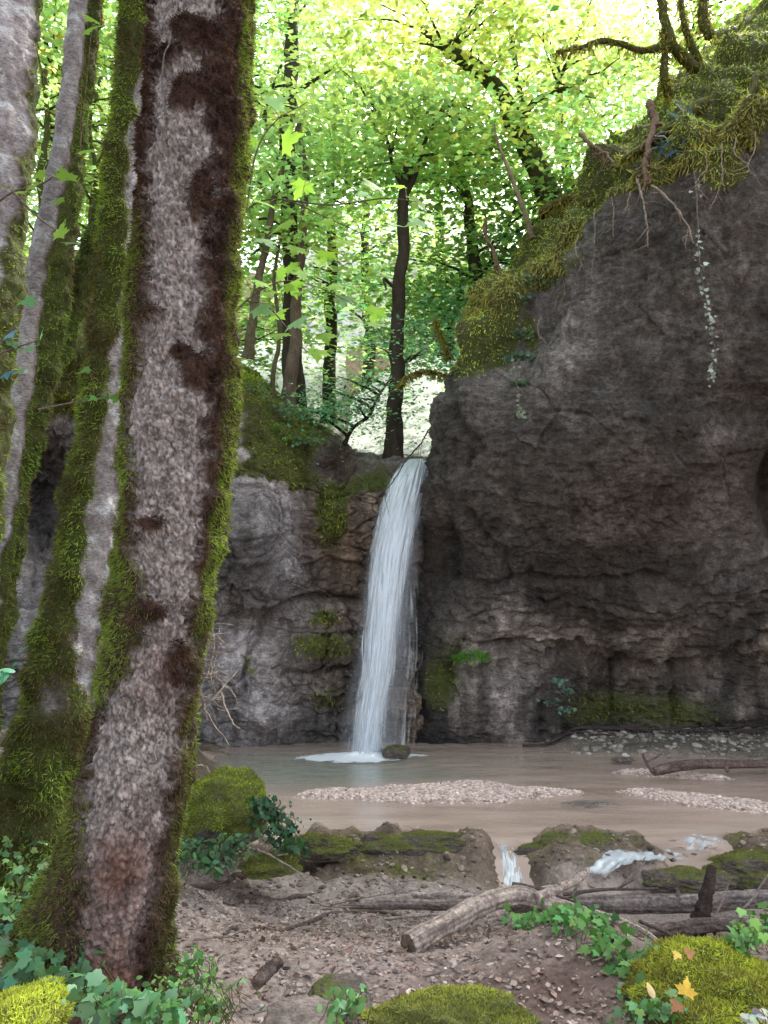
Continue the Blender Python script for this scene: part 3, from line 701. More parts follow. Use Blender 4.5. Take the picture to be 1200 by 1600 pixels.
q = v3(x*5, y*5); hh = .055*np.exp(-(((x-fx0-.08)/.25)**2+((y-fy0)/.16)**2))*(1+.8*fbm(q*2.5, 3, 621)) + .012*(fbm(q*2, 4, 622)+.4)
al = np.clip(1.9*np.exp(-(((x-fx0-.02)/.5)**2+((y-fy0+.10)/.33)**2)) + 1.0*np.exp(-(((x-fx0+.45)/.45)**2+((y-fy0+.18)/.2)**2)) + .95*np.exp(-(((x-fx0-.55)/.4)**2+((y-fy0+.0)/.13)**2)) - .12 + .55*fbm(q*1.4, 4, 623), 0, 1)*(1-r_**3)
part('splash_foam', Geo().add(np.stack([x, y, WATER_Z+.006+np.maximum(hh, 0)*(1-r_)], -1), gridfaces(40, 90), np.stack([x, y, 0*x, al], -1).reshape(-1, 4)), M_FOAM, wf)

# small cascades over the front barrier
def cascade(label, centre, w, seed, dens=.75, lift=.02):
    c = smooth_path(centre, 60); u = np.linspace(-.5, .5, 24)
    w = smooth_path(np.array(w, float)[:, None], 60)[:, 0]
    T = unit(np.gradient(c, axis=0)); S = unit(np.cross(T, [0, 0, 1.]) + 1e-6)
    P = c[None] + u[:, None, None]*w[None, :, None]*S[None]
    V, U = np.meshgrid(np.linspace(0, 1, 60), u+.5)
    P[..., 2] += lift + .02*fbm(np.stack([U*7, V*9, 0*U], -1), 3, seed)
    al = np.sin(np.pi*np.clip(U, 0, 1))**.6*dens*sstep(0, .12, V)*sstep(1.02, .85, V)
    loc = c[-1]
    solo('cascade', Geo().add(P, gridfaces(24, 60), np.stack([U*.45, V*.4, 0*U, al], -1).reshape(-1, 4)), M_FALL, loc, label=label, cat='cascade', group='small cascades spilling over the front ledge')
def gpt(px_, Y): 
    x = (px_-600)/F_PX*Y*1.03; return [x, Y, max(gz(np.array(x), np.array(float(Y))), -.6)]
cascade('narrow white trickle dropping through the notch left of the middle ledge', [gpt(770, 6.6), gpt(775, 6.45), gpt(784, 6.3), gpt(788, 6.15), gpt(788, 6.0), gpt(800, 5.85)], [.12, .15, .18, .20, .24, .3], 71, .9)
cascade('wide thin spill sliding over the notch right of the middle ledge', [gpt(1075, 6.65), gpt(1060, 6.5), gpt(1045, 6.35), gpt(1025, 6.2), gpt(1010, 6.05)], [.46, .46, .38, .3, .24], 72, .8)
cascade('foaming rapid below the middle ledge just behind the long log', [gpt(1012, 6.12), gpt(985, 6.04), gpt(955, 5.97), gpt(925, 5.9), gpt(895, 5.82)], [.16, .24, .30, .32, .28], 73, 1.05, .035)
# ------------------------------------------------------------------ trees close to the viewer
def trunk_grid(path_px, Y0, Y1, nlen, ns, seed, plate=0.0, rough=.05):
    """path_px rows: (py, px centre, px width). Returns grid, s (lateral -1..1), py"""
    a = np.array(path_px, float); k = len(a)
    q = smooth_path(np.column_stack([a, np.linspace(Y0, Y1, k)]), nlen)
    c = A(q[:, 1], q[:, 0], 1.0); 
    v = (800.0-q[:, 0])/F_PX; dy = CP - v*SP
    Yq = q[:, 3]
    c = A(q[:, 1], q[:, 0], Yq)
    R = .5*q[:, 2]*(Yq/dy)/F_PX
    P = tube(c, R, ns)
    return c, R, P, q[:, 0]

def crown_clumps(g, centres, size, nleaf, lsize, colr, r, up=1.0, flat=.13, T=KITE, TF=KITE_F, droop=.35, cj=.25):
    """sprays of small leaves; colour varies per clump and per leaf"""
    n = len(centres)
    off = r.normal(size=(n, nleaf, 3))*np.array([.55, .55, .5*flat])
    sz = np.asarray(size).reshape(-1, 1, 1) if np.ndim(size) else size
    off = off*sz
    off[..., 2] -= droop*(off[..., 0]**2+off[..., 1]**2)/np.maximum(sz[..., 0] if np.ndim(size) else sz, .05)
    pos = (centres[:, None]+off).reshape(-1, 3)
    N = unit(np.array([0, 0, up])+r.normal(size=(n*nleaf, 3))*.30)
    Hd = unit(off.reshape(-1, 3)*np.array([1, 1, .3]) + r.normal(size=(n*nleaf, 3))*.25*np.mean(size))
    cb = np.clip(1+r.normal(size=(n, 1, 1))*cj, .45, 1.7); hue = r.normal(size=(n, 1, 1))*.12
    c = np.asarray(colr)[None, None]*cb*(1+r.normal(size=(n, nleaf, 1))*.18)*np.concatenate([1+hue*1.2, 1+0*hue, 1-hue], -1)
    inst(g, T, TF, pos, N, Hd, lsize*r.uniform(.65, 1.25, n*nleaf), np.clip(c, .004, .9).reshape(-1, 3))

def limb(g, a, b, r0, r1, r, sag=.15, ns=5, n=9, col=(1, 1, 1, 0)):
    t = np.linspace(0, 1, n)[:, None]; L = np.linalg.norm(b-a)
    mid = (a+b)/2 + np.array([0, 0, sag*L]) + r.normal(size=3)*.07*L
    p = (1-t)**2*a + 2*t*(1-t)*mid + t*t*b
    p = p + r.normal(size=p.shape)*.012*L*np.sin(np.pi*t)
    add_tube(g, p, np.linspace(r0, r1, n), ns, col, cap=False)
    return p

def ellipsoid_pts(c, rad, n, r, shell=.5):
    d = rand_dirs(n, r)*(r.random((n, 1))**(1/3*(1-shell)+.05)); return np.asarray(c)+d*np.asarray(rad)

def overhead_crown(root, top, c, rad, n, seed, colr=(.10, .19, .025)):
    r = np.random.default_rng(seed); cen = ellipsoid_pts(c, rad, n, r)
    g = Geo(); crown_clumps(g, cen, 1.0, 60, .13, colr, r)
    gl = Geo()
    for q in cen[::3]: limb(gl, np.asarray(top)+np.array([0, 0, -r.random()*2]), q, .04, .01, r)
    part('branch', gl, M_BGBARK, root); part('crown', g, M_LEAF, root)

def moss_blades(g, Q, N, r, length, width, colf, droop=.5, nb=1, spread=.6):
    for _ in range(nb):
        D = unit(N + r.normal(size=N.shape)*spread + np.array([0, 0, -droop]))
        side = unit(np.cross(D, r.normal(size=N.shape)))
        L = length*r.uniform(.5, 1.3, len(Q))
        sc = np.stack([L*width/.24, L, L], 1)
        inst(g, BLADE, BLADE_F, Q, side, D, sc, colf)

GREEN = np.array([.21, .29, .05]); OLIVE = np.array([.14, .145, .045]); BROWN = np.array([.052, .033, .027]); DARKG = np.array([.05, .065, .012])
def var(c, n, r, k=.3): return np.clip(np.asarray(c)*(1+r.normal(size=(n, 1))*k), .003, .8)

# --- the big trunk
r = np.random.default_rng(11)
path = [(1660,160,240),(1600,152,225),(1540,154,200),(1480,157,188),(1400,169,172),(1300,196,148),(1200,215,134),(1100,228,128),(1000,242,130),(900,258,132),(800,271,137),(700,278,143),(600,283,146),(500,286,144),(400,290,142),(300,300,140),(200,308,140),(100,312,138),(0,316,138),(-200,326,138),(-500,345,125),(-900,365,110),(-1400,390,85)]
c, R, P, pyq = trunk_grid(path, 3.2, 3.55, 820, 240, 11)
cc = c[:, None]; th = np.linspace(0, 2*np.pi, 240, endpoint=False)
s = P[..., 0]-cc[..., 0]; s = s/np.maximum(np.abs(s).max(1, keepdims=True), 1e-6)       # lateral, -1 left .. 1 right
front = sstep(.15, -.15, (P[..., 1]-cc[..., 1])/R[:, None])
PY = np.broadcast_to(pyq[:, None], s.shape)
def curve(tab): a = np.array(tab, float); return np.interp(pyq, a[:, 0], a[:, 1])[:, None]
lb = curve([(0,-.86),(120,-.8),(250,-.8),(340,-.75),(380,-.58),(470,-.48),(540,-.62),(640,-.86),(720,-.78),(830,-.62),(900,-.35),(960,.02),(1010,-.12),(1060,-.35),(1110,-.75),(1280,-.72),(1330,-.45),(1400,-.08),(1500,.12),(1540,-.1),(1600,-.6)])
rb = curve([(0,.58),(80,.60),(120,.45),(210,.42),(260,.66),(330,.62),(420,.64),(520,.62),(600,.64),(680,.68),(760,.80),(880,.82),(1000,.92),(1150,.96),(1300,.9),(1420,.8),(1500,.85),(1600,.8)])
nz = .22*fbm(P*7, 4, 12) + .10*fbm(P*30, 2, 13)
mo = np.maximum(sstep(.06, -.06, s-lb+nz), sstep(-.06, .06, s-rb+nz))
blot = np.maximum.reduce([gsp(s, PY, a, b, w_, h_) for a, b, w_, h_ in ((-.05,95,.35,14),(.15,110,.5,25),(-.45,130,.3,16),(.1,185,.45,20),(-.1,205,.25,14),(.45,335,.25,40),(.25,575,.25,14),(-.5,515,.4,8),(.5,600,.3,30),(-.1,830,.3,10),(-.5,915,.35,22),(.1,955,.3,14),(.75,1030,.3,40))])
mo = np.maximum(mo, sstep(.35, .6, blot+nz*.9))
mo = mix(1.0, mo, front)
lift = .045*sstep(.2, .9, mo)*np.minimum(1, R[:, None]/.1)
f1, f2, idv, dzc = worley(P*np.array([54, 54, 37])+np.stack([fbm(P*26, 3, 14), fbm(P*26, 3, 24), fbm(P*26, 3, 34)], -1)*.5, 15, True)
gapm = sstep(.0, .2, f2-f1); plates = (.007*(idv-.4)+.006*gapm-.006 - .005*np.clip(dzc, -.5, .5)*gapm)*(1-mo)
D = unit(P-cc)
butt = .05*np.sin(th*3+.5)[None]*sstep(1350, 1600, pyq)[:, None] + .07*gsp(s, PY, -.8, 1490, .5, 90)
P2 = P + D*(lift*(.7+.6*fbm(P*9, 3, 16)) + plates + .02*fbm(P*4, 3, 17) + .012*fbm(P*18, 3, 18) + butt)[..., None]
N2 = gridnormals(P2, True)
if (N2*D).sum() < 0: N2 = -N2
col_ = np.ones(P.shape[:2]+(4,))*np.array([.92, .9, .9, 0]); col_[..., :3] *= ((.72+.55*idv)*mix(.5, 1.0, gapm))[..., None]*(1+.13*fbm(P*2.2, 4, 19))[..., None]
redb = np.clip(1.1*gsp(s, PY, .4, 1540, .8, 130)+.8*gsp(s, PY, .3, 1330, .7, 70)+.5*gsp(s, PY, .6, 1050, .6, 60), 0, 1)[..., None]
col_[..., :3] = col_[..., :3]*(1-redb)+redb*np.array([.40, .22, .17])*(1+.5*fbm(P*20, 3, 21))[..., None]
dk = np.clip(mo, 0, 1)[..., None]; col_[..., :3] = col_[..., :3]*(1-dk) + dk*np.array([.16, .09, .07])
bt = thing('tree', 'large flaky-barked trunk with dark moss bands, standing in front on the left', 'tree', c[30])
part('trunk', Geo().add(P2, gridfaces(*P2.shape[:2], True, True), col_.reshape(-1, 4)), M_FLAKE, bt)
vis = (PY > -60)*1.0
Q, Nq, i, j = scatter(P2, N2, 75000, mo*vis*(.35+.65*front), True, r)
sq = s[i, j]; pq = PY[i, j]; fq = front[i, j]
grn = np.clip(sstep(.80, .97, sq)*mix(1.0, .35, sstep(900, 1050, pq)) + sstep(.55, .2, fq)*mix(1.0, .6, sstep(950, 1050, pq)) + sstep(330, 400, pq)*sstep(1130, 1060, pq)*sstep(-.50, -.78, sq+.12*r.normal(size=len(sq))) + sstep(840, 920, pq)*sstep(1120, 1050, pq)*sstep(.1, -.45, sq+.15*r.normal(size=len(sq))) + sstep(1120, 1300, pq)*sstep(.0, -.3, sq+.2*r.normal(size=len(sq)))*.85, 0, 1)  # right rim paints backlit fringe into the moss colour; the rest is green moss
grn = grn*(1-.55*sstep(.75, .4, sq)*sstep(400, 300, pq)*sstep(-.7, -.5, sq))
big = np.clip(.5+fbm(Q*5, 3, 23), 0, 1)
gc = mix(OLIVE, GREEN, big[:, None])
bn = np.clip(.5+1.2*fbm(Q*9, 3, 27), 0, 1)[:, None]; colf = mix(mix(BROWN*.5, BROWN*np.array([2.0, 1.7, 1.5]), bn), gc, grn[:, None])*(1+r.normal(size=(len(Q), 1))*.35)
g = Geo(); moss_blades(g, Q, Nq, r, .022, .15, np.clip(colf, .004, 1), .7)
part('moss', g, M_MOSS, bt, smooth=False)
# thin pale root running down the bark
g = Geo(); pp = [A(x, y, 3.24) for x, y in ((288,0),(283,40),(272,85),(266,120),(258,140),(255,175),(258,215))]
pp = [q+np.array([0, .0, 0]) for q in pp]
def on_trunk(x, y, lift_=.008):
    k = int(np.argmin(np.abs(pyq-y))); q = P2[k]; fx_, fy_ = proj(q); f_ = q[:, 1] < c[k, 1]
    m = np.where(f_)[0][np.argmin(np.abs(fx_[f_]-x))]; return q[m] + D[k, m]*lift_
pp = smooth_path([on_trunk(x, y) for x, y in ((288,2),(283,40),(272,85),(266,120),(258,140),(255,175),(258,215),(262,260))], 60)
add_tube(g, pp, np.linspace(.006, .003, 60), 5, (.9, .9, .9, 0), .2)
part('climbing_root', g, M_DEAD, bt)
overhead_crown(bt, c[-40], (-.8, 3.8, 9.6), (3.0, 2.2, 1.7), 55, 31)

def mossy_trunk(label, path, Y0, Y1, seed, mossf, mat, ns=90, nlen=360, nm=9000, bl=.024, green=GREEN, crown=None, lift=.03, base=6):
    r = np.random.default_rng(seed)
    c, R, P, pyq = trunk_grid(path, Y0, Y1, nlen, ns, seed)
    cc = c[:, None]; s = P[..., 0]-cc[..., 0]; s = s/np.maximum(np.abs(s).max(1, keepdims=True), 1e-6)
    PY = np.broadcast_to(pyq[:, None], s.shape); front = sstep(.15, -.15, (P[..., 1]-cc[..., 1])/R[:, None])
    nz = .3*fbm(P*6, 4, seed+1)
    mo = np.clip(mossf(s, PY, nz), 0, 1)*front + (1-front)
    D = unit(P-cc)
    P2 = P + D*(lift*mo*(.7+.8*fbm(P*8, 3, seed+2)) + .03*R[:, None]/.1*fbm(P*5, 3, seed+3) + .006*fbm(P*25, 3, seed+4))[..., None]
    N2 = gridnormals(P2, True)
    if (N2*D).sum() < 0: N2 = -N2
    t = thing('tree', label, 'tree', c[base], 'tall trees crowding the left bank')
    col_ = np.ones(P.shape[:2]+(4,)); col_[..., :3] *= (1+.3*fbm(P*3, 3, seed+5))[..., None]; col_[..., :3] = mix(col_[..., :3], np.array([.25, .2, .1]), mo[..., None]); col_[..., 3] = mo*.6
    part('trunk', Geo().add(P2, gridfaces(*P2.shape[:2], True, True), col_.reshape(-1, 4)), mat, t)
    Q, Nq, i, j = scatter(P2, N2, nm, mo*(PY > -60)*(.3+.7*front), True, r)
    b = np.clip(.5+1.1*fbm(Q*3.5, 3, seed+7), 0, 1)[:, None]
    colf = mix(np.array([.15, .115, .05]), np.asarray(green)*1.35, b)*(1+r.normal(size=(len(Q), 1))*.3)
    g = Geo(); moss_blades(g, Q, Nq, r, bl, .17, np.clip(colf, .004, 1), .6); part('moss', g, M_MOSS, t, smooth=False)
    if crown: overhead_crown(t, c[-30], *crown, seed+9)
    return t, c
mossy_trunk('leaning trunk wrapped in green moss with a bare pale stripe, behind the big flaky trunk',
    [(1400,5,160),(1320,28,130),(1250,50,112),(1180,70,100),(1100,88,98),(1000,110,88),(900,128,80),(800,143,72),(700,156,66),(600,168,60),(500,176,56),(400,187,54),(300,196,54),(200,205,52),(100,213,50),(0,222,50),(-200,240,48),(-500,262,44),(-900,285,36),(-1300,305,24)], 4.3, 4.7, 41,
    lambda s, PY, nz: np.maximum(sstep(.1, -.1, s-np.interp(PY, [0,250,420,640,820,1000,1100,1200], [.9,.2,.7,.35,.25,.45,.95,1.3])+nz), sstep(-.1, .1, s-np.interp(PY, [400,640,800,1000], [.95,.95,1.0,1.1])+nz))*(1-.9*gsp(s, PY, .2, 1085, .35, 22)), M_BEECH, nm=22000, bl=.03, crown=((-1.9, 5.0, 9.3), (2.4, 1.8, 1.5), 36))
mossy_trunk('thick pale smooth trunk cut off by the left edge of the picture',
    [(1500,-150,96),(1300,-115,92),(1100,-88,90),(900,-62,86),(700,-40,82),(500,-22,78),(350,-8,76),(200,4,74),(100,9,74),(0,13,72),(-300,25,66),(-800,45,54),(-1300,60,36)], 3.6, 3.9, 51,
    lambda s, PY, nz: sstep(-.1, .1, s-np.interp(PY, [0,160,330,700], [1.2,1.1,.85,.5])+nz), M_BEECH, nm=5000, crown=((-2.6, 3.4, 9.2), (1.9, 1.7, 1.4), 28))
mossy_trunk('slender pale grey trunk leaning beside the left picture edge',
    [(1250,-60,40),(1100,-35,36),(950,-12,34),(850,3,33),(750,14,32),(650,26,31),(550,40,30),(450,55,29),(350,72,28),(250,92,28),(150,107,27),(50,118,27),(0,122,26),(-200,135,24),(-500,150,20),(-900,165,14)], 4.0, 4.4, 61,
    lambda s, PY, nz: sstep(-.1, .1, s-np.interp(PY, [0,200,300,600,900], [1.3,1.2,.95,1.0,.7])+nz), M_BEECH, ns=60, nm=3500, bl=.018, lift=.012, crown=((-2.5, 4.6, 8.6), (1.5, 1.3, 1.2), 30))
mossy_trunk('stout mossy trunk behind the slender pale trunk, dark green all over',
    [(1250,-90,90),(1100,-50,80),(1000,-22,58),(900,-6,54),(800,12,50),(700,32,46),(600,58,42),(500,80,38),(400,92,34),(300,108,30),(200,120,26),(100,132,24),(0,144,24),(-200,165,22),(-600,190,20),(-900,200,12)], 5.0, 5.6, 71,
    lambda s, PY, nz: 1+0*s, M_BGBARK, ns=70, nm=12000, bl=.032, green=np.array([.15, .24, .04]), crown=((-3.4, 6.0, 9.6), (1.9, 1.5, 1.3), 40))
mossy_trunk('mossy limb-like trunk slanting right out of the left thicket',
    [(700,20,32),(640,52,32),(570,80,31),(500,104,30),(440,128,34),(380,150,30),(300,172,24),(220,188,20),(120,200,16),(0,214,12),(-200,230,8)], 5.4, 5.8, 75,
    lambda s, PY, nz: 1+0*s, M_BGBARK, ns=50, nlen=200, nm=6000, bl=.028, green=np.array([.16, .24, .04]))

# ------------------------------------------------------------------ forest behind the fall
LIME = (.50, .64, .21); MID = (.39, .56, .19); DEEP = (.29, .45, .15); BLUEG = (.30, .53, .28); YEL = (.57, .67, .23)
def forest_tree(label, trunk, r0, r1, crowns, seed, lsize=.135, nleaf=52, mat=M_BGBARK, limbs=.22, forks=(), mossy=.35, group='trees growing above the fall', name='tree', twist=.0):
    """trunk: (px,py,Y) points from the base up; crowns: (px,py,Y, rx,ry,rz, clumps, colour)"""
    r = np.random.default_rng(seed)
    tp = np.array([A(*q) for q in trunk]); n = 60; c = smooth_path(tp, n)
    c += np.stack([fbm(c*1.1, 3, seed)*.06, fbm(c*1.1, 3, seed+1)*.06, 0*c[:, 0]], -1)
    root = thing(name, label, 'tree', c[0], group)
    g = Geo()
    rad = np.linspace(r0, r1, n)*(1+.35*np.exp(-np.arange(n)/4.)); 
    add_tube(g, c, rad, 14, (1, 1, 1, mossy), .22, seed, 5)
    for f in forks:
        fp = smooth_path(np.array([A(*q) for q in f[0]]), 30); add_tube(g, fp+.02*fbm(fp*3, 2, seed)[:, None], np.linspace(f[1], f[2], 30), 9, (1, 1, 1, mossy), .2, seed+3, 6)
    part('trunk', g, mat, root)
    gl = Geo(); gb = Geo()
    allp = np.concatenate([c] + [smooth_path(np.array([A(*q) for q in f[0]]), 30) for f in forks])
    for (px_, py_, Y_, rx, ry, rz, nc, colr) in crowns:
        cen = ellipsoid_pts(A(px_, py_, Y_), (rx, ry, rz), nc, r)
        crown_clumps(gl, cen, r.uniform(.5, 1.15, nc), nleaf, lsize, colr, r)
        for q in cen[r.random(nc) < limbs]:
            dd = np.linalg.norm((allp-q)*np.array([1, 1, 1.4]), axis=1) + 3*(allp[:, 2] > q[2])
            a = allp[int(np.argmin(dd + r.random(len(dd))*.5))]
            limb(gb, a, q, .022+.006*np.linalg.norm(q-a), .006, r, .12, 4, 8, (1, 1, 1, mossy))
    if gb.n: part('branch', gb, M_BGBARK, root)
    if gl.n: part('crown', gl, M_LEAF, root)
    return root
forest_tree('tall dark trunk with ivy, left of the fall, rising out of the picture', [(462,665,12.2),(458,560,12.2),(456,450,12.3),(452,330,12.4),(450,200,12.5),(456,60,12.6),(462,-120,12.8),(470,-320,13)], .16, .10,
    [(410,120,12.8,1.5,1.0,1.2,30,MID),(500,300,13.4,.9,.7,.9,16,MID),(440,-60,12.5,2,1.6,1.2,36,LIME)], 101, forks=(([(455,290,12.4),(425,230,12.3),(415,170,12.3),(440,100,12.2)], .05, .02), ([(452,150,12.5),(500,120,12.4),(540,90,12.2)], .04, .015)))
forest_tree('slim tan trunk beside the tall dark ivy trunk', [(452,640,11.9),(456,560,11.9),(462,480,11.95),(470,400,12),(478,300,12.1),(470,200,12.2)], .10, .05,
    [(450,300,12.6,.6,.5,.8,8,MID)], 102, mat=M_TANBARK, mossy=0)
forest_tree('dark trunk behind, midway between the tall ivy trunk and the forked trunk', [(512,660,15),(516,560,15),(518,450,15),(516,340,15.2),(520,220,15.5),(530,100,16)], .13, .07,
    [(520,260,15,1.8,1.5,1.5,50,MID),(560,90,15.5,2.2,1.6,1.4,46,LIME),(500,470,15,1.2,1.2,1.0,24,MID)], 103)
forest_tree('dark forked trunk standing right on the lip of the fall', [(616,716,11.6),(617,640,11.6),(620,560,11.6),(622,470,11.6),(627,380,11.6),(632,300,11.7),(640,240,11.8)], .12, .075,
    [(590,215,11.6,1.2,1.1,.6,40,MID),(690,200,11.8,1.2,1.1,.6,34,LIME),(560,130,12,1.3,1.2,.5,18,YEL)], 104, forks=(([(632,310,11.7),(650,270,11.6),(665,220,11.5),(690,170,11.4)], .05, .02), ([(633,300,11.7),(615,260,11.7),(600,200,11.7)], .05, .02), ([(618,450,11.6),(600,436,11.5),(604,452,11.4)], .03, .012)))
forest_tree('curving dark trunk behind the mossy crest, right of the forked trunk', [(748,480,13.2),(742,420,13.2),(738,350,13.2),(725,290,13.3),(705,240,13.4),(680,190,13.6)], .12, .06,
    [(740,250,13,1.2,1.1,.6,36,MID),(720,400,13.2,1.2,1.1,.8,30,DEEP),(800,330,13,1.2,1.0,.8,28,DEEP)], 105, forks=(([(738,400,13.2),(770,380,13.2),(800,365,13.3)], .03, .01), ([(742,440,13.2),(765,410,13.1),(770,380,13.0)], .03, .01)))
forest_tree('big leaning mossy trunk at upper right, bending left over the stream', [(868,330,12.4),(848,280,12.4),(826,230,12.4),(800,180,12.3),(770,130,12.1),(730,95,11.9),(690,75,11.7)], .20, .10,
    [(700,20,11.3,1.7,1.5,.6,40,YEL),(850,60,12,1.5,1.4,.8,36,YEL),(920,150,12.4,1.2,1.2,.7,32,LIME),(600,40,11.6,1.0,1.2,.35,14,YEL)], 106, mossy=.5, forks=(([(822,220,12.4),(815,160,12.4),(805,100,12.5),(800,40,12.6),(795,-60,12.7)], .06, .03), ([(820,180,12.4),(840,155,12.3),(865,145,12.2),(880,110,12.1)], .06, .02), ([(826,230,12.4),(800,200,12.3),(785,180,12.2)], .10, .06)))
forest_tree('thin crooked mossy trunk behind the big flaky trunk, leaning right', [(388,560,10.8),(395,500,10.8),(408,430,10.9),(425,340,11),(440,270,11.2),(470,190,11.4)], .07, .03,
    [(400,330,11.4,.8,.6,.8,12,MID),(400,230,11.2,.8,.6,.8,14,LIME)], 107, mossy=.5, mat=M_TANBARK)
forest_tree('thin mossy stem between the big flaky trunk and the tan trunk', [(432,650,11.4),(430,590,11.4),(436,520,11.4),(428,440,11.5),(440,360,11.6)], .04, .02,
    [(430,380,12,.5,.5,.5,6,MID)], 108, mossy=.5, mat=M_TANBARK)
shrub_c = [(560,620,11.7,.75,.6,.30,22,BLUEG),(500,640,11.8,.5,.5,.28,12,BLUEG),(630,540,11.8,.6,.5,.35,14,BLUEG)]
forest_tree('blue-green young tree leaning low over the lip left of the forked trunk', [(540,695,12),(552,670,12),(575,650,11.9),(590,620,11.8),(620,580,11.8)], .035, .012, shrub_c, 109, lsize=.07, nleaf=80, mossy=0, name='sapling')
forest_tree('bushy green tree right of the fall behind the mossy crest', [(700,560,14),(705,520,14),(715,470,14),(720,420,14)], .08, .04, [(690,520,13.6,1.0,1.0,.8,34,BLUEG),(760,470,14.2,1.2,1.0,.7,34,MID),(650,450,14.5,1.2,1.0,1.0,34,MID)], 110, mossy=.3)
forest_tree('leafy tree far back at the centre under the sky gap', [(575,640,20),(578,520,20),(570,400,20),(580,250,20.5)], .16, .08, [(560,420,19.5,2.4,2,1.6,36,LIME),(620,270,20,2.4,2,1.4,34,MID),(440,240,20,2.2,2,1.4,30,LIME)], 111, lsize=.14)
forest_tree('lime leafed tree behind the leaning mossy trunk', [(900,420,17),(890,330,17),(880,230,17),(870,100,17.5)], .16, .08, [(900,240,16.5,2.2,2,1.5,60,LIME),(820,120,17,2.4,2,1.4,46,YEL),(980,120,16.5,2.2,1.8,1.3,44,YEL)], 112, lsize=.12)
forest_tree('light green tree on the far left behind the thicket of mossy stems', [(60,470,11.5),(70,380,11.5),(80,250,11.6),(90,120,11.8)], .12, .06, [(70,60,11,1.5,1.2,1.0,44,MID),(160,60,11.2,1.2,1.2,1.3,44,YEL),(170,190,11,1.0,1.0,.9,34,LIME),(30,-60,11,1.6,1.2,.8,30,DEEP)], 113)
forest_tree('dark green tree glimpsed between the leaning mossy trunk and the thicket', [(150,430,13),(152,330,13),(158,220,13.2)], .10, .05, [(180,240,13,1.3,1.1,1.0,36,DEEP),(120,330,13,1.4,1.2,1.0,36,MID)], 114)
forest_tree('tall tree far left behind the big flaky trunk', [(330,560,14),(335,420,14),(345,250,14.5),(350,60,15)], .14, .08, [(390,470,13.6,1.3,1.1,1.2,44,MID),(400,250,14.4,1.5,1.2,1.3,44,LIME),(380,60,14.5,1.8,1.4,1.2,44,MID)], 115)
forest_tree('tall lime crowned tree beyond the stream, top centre', [(680,600,24),(690,450,24),(680,250,24),(670,50,24)], .2, .1, [(700,330,23,2.6,2,1.6,30,LIME),(780,170,23,2.8,2.2,1.5,30,LIME)], 116, lsize=.16)
forest_tree('pale lime tree beyond the crest in the top right corner', [(1080,260,19),(1085,120,19),(1090,0,19),(1100,-120,19)], .16, .08, [(1080,60,18.5,2.6,2,1.6,60,LIME),(1180,20,18.5,2,2,1.4,40,YEL),(960,40,19,2.2,2,1.4,40,LIME)], 117, lsize=.13)
# thicket of thin mossy stems on the left
for k, (pts, rr) in enumerate([([(60,450,8.2),(70,360,8.2),(62,280,8.2),(74,200,8.3),(70,110,8.3)], .05), ([(85,440,8.5),(88,350,8.5),(108,270,8.4),(112,210,8.4),(96,140,8.4)], .035), ([(150,420,8.6),(142,340,8.6),(150,270,8.6),(140,200,8.6),(158,120,8.6)], .035), ([(170,400,9),(160,330,9),(178,250,8.9),(186,200,8.8)], .03)]):
    r = np.random.default_rng(700+k); lab = ['thickest twisted mossy stem in the left thicket, next to the pale edge trunk', 'crooked mossy stem just left of the slender pale trunk', 'zigzag mossy stem just right of the slender pale trunk', 'thin bent mossy stem nearest the leaning mossy trunk'][k]
    p = smooth_path(np.array([A(*q) for q in pts]), 40); p += r.normal(size=p.shape)*.006
    o = thing('tree', lab, 'tree', p[0], 'thicket of thin mossy stems on the left bank')
    g = Geo(); add_tube(g, p, np.linspace(rr, rr*.5, 40), 8, (.6, .55, .35, .7), .3, 5+k, 9); part('trunk', g, M_TANBARK, o)
    gb = Geo(); gm = Geo(); ends = []
    for _ in range(9):
        a = p[r.integers(6, 38)]; b = a + np.array([r.normal()*.45, r.normal()*.2, r.uniform(-.1, .55)]); q = limb(gb, a, b, .016, .006, r, r.uniform(-.2, .3), 5, 10, (.6, .55, .35, .7)); ends.append(q)
    part('branch', gb, M_TANBARK, o)
    for q in ends + [p]:
        m = 60 if len(q) < 20 else 260; ii = r.integers(0, len(q), m); moss_blades(gm, q[ii]+r.normal(size=(m, 3))*.012, rand_dirs(m, r), r, .05, .2, var((.19, .19, .045), m, r), .9)
    part('moss', gm, M_MOSS, o, smooth=False)
    gl = Geo(); crown_clumps(gl, np.array([q[-1] for q in ends])+np.array([0, 0, .1]), .4, 40, .07, LIME, r); part('crown', gl, M_LEAF, o)
# far wood, one mass
r = np.random.default_rng(900); g = Geo()
nx = 130; x = r.uniform(-26, 26, nx); y = r.uniform(27, 60, nx); zc = hill_z(x, y)+r.uniform(.5, 9, nx)
crown_clumps(g, np.stack([x, y, zc], 1), r.uniform(1.2, 2.4, nx), 70, .30, (.17, .30, .05), r)
nx = 120; x = np.concatenate([r.uniform(-9, -4.2, nx//2), r.uniform(3, 9, nx//2)]); y = r.uniform(13, 25, nx); zc = hill_z(x, y)+r.uniform(.2, 5, nx)
crown_clumps(g, np.stack([x, y, zc], 1), r.uniform(.7, 1.5, nx), 90, .16, (.18, .30, .04), r)
solo('far_wood', g, M_LEAF, (0, 40, 10), kind='stuff')
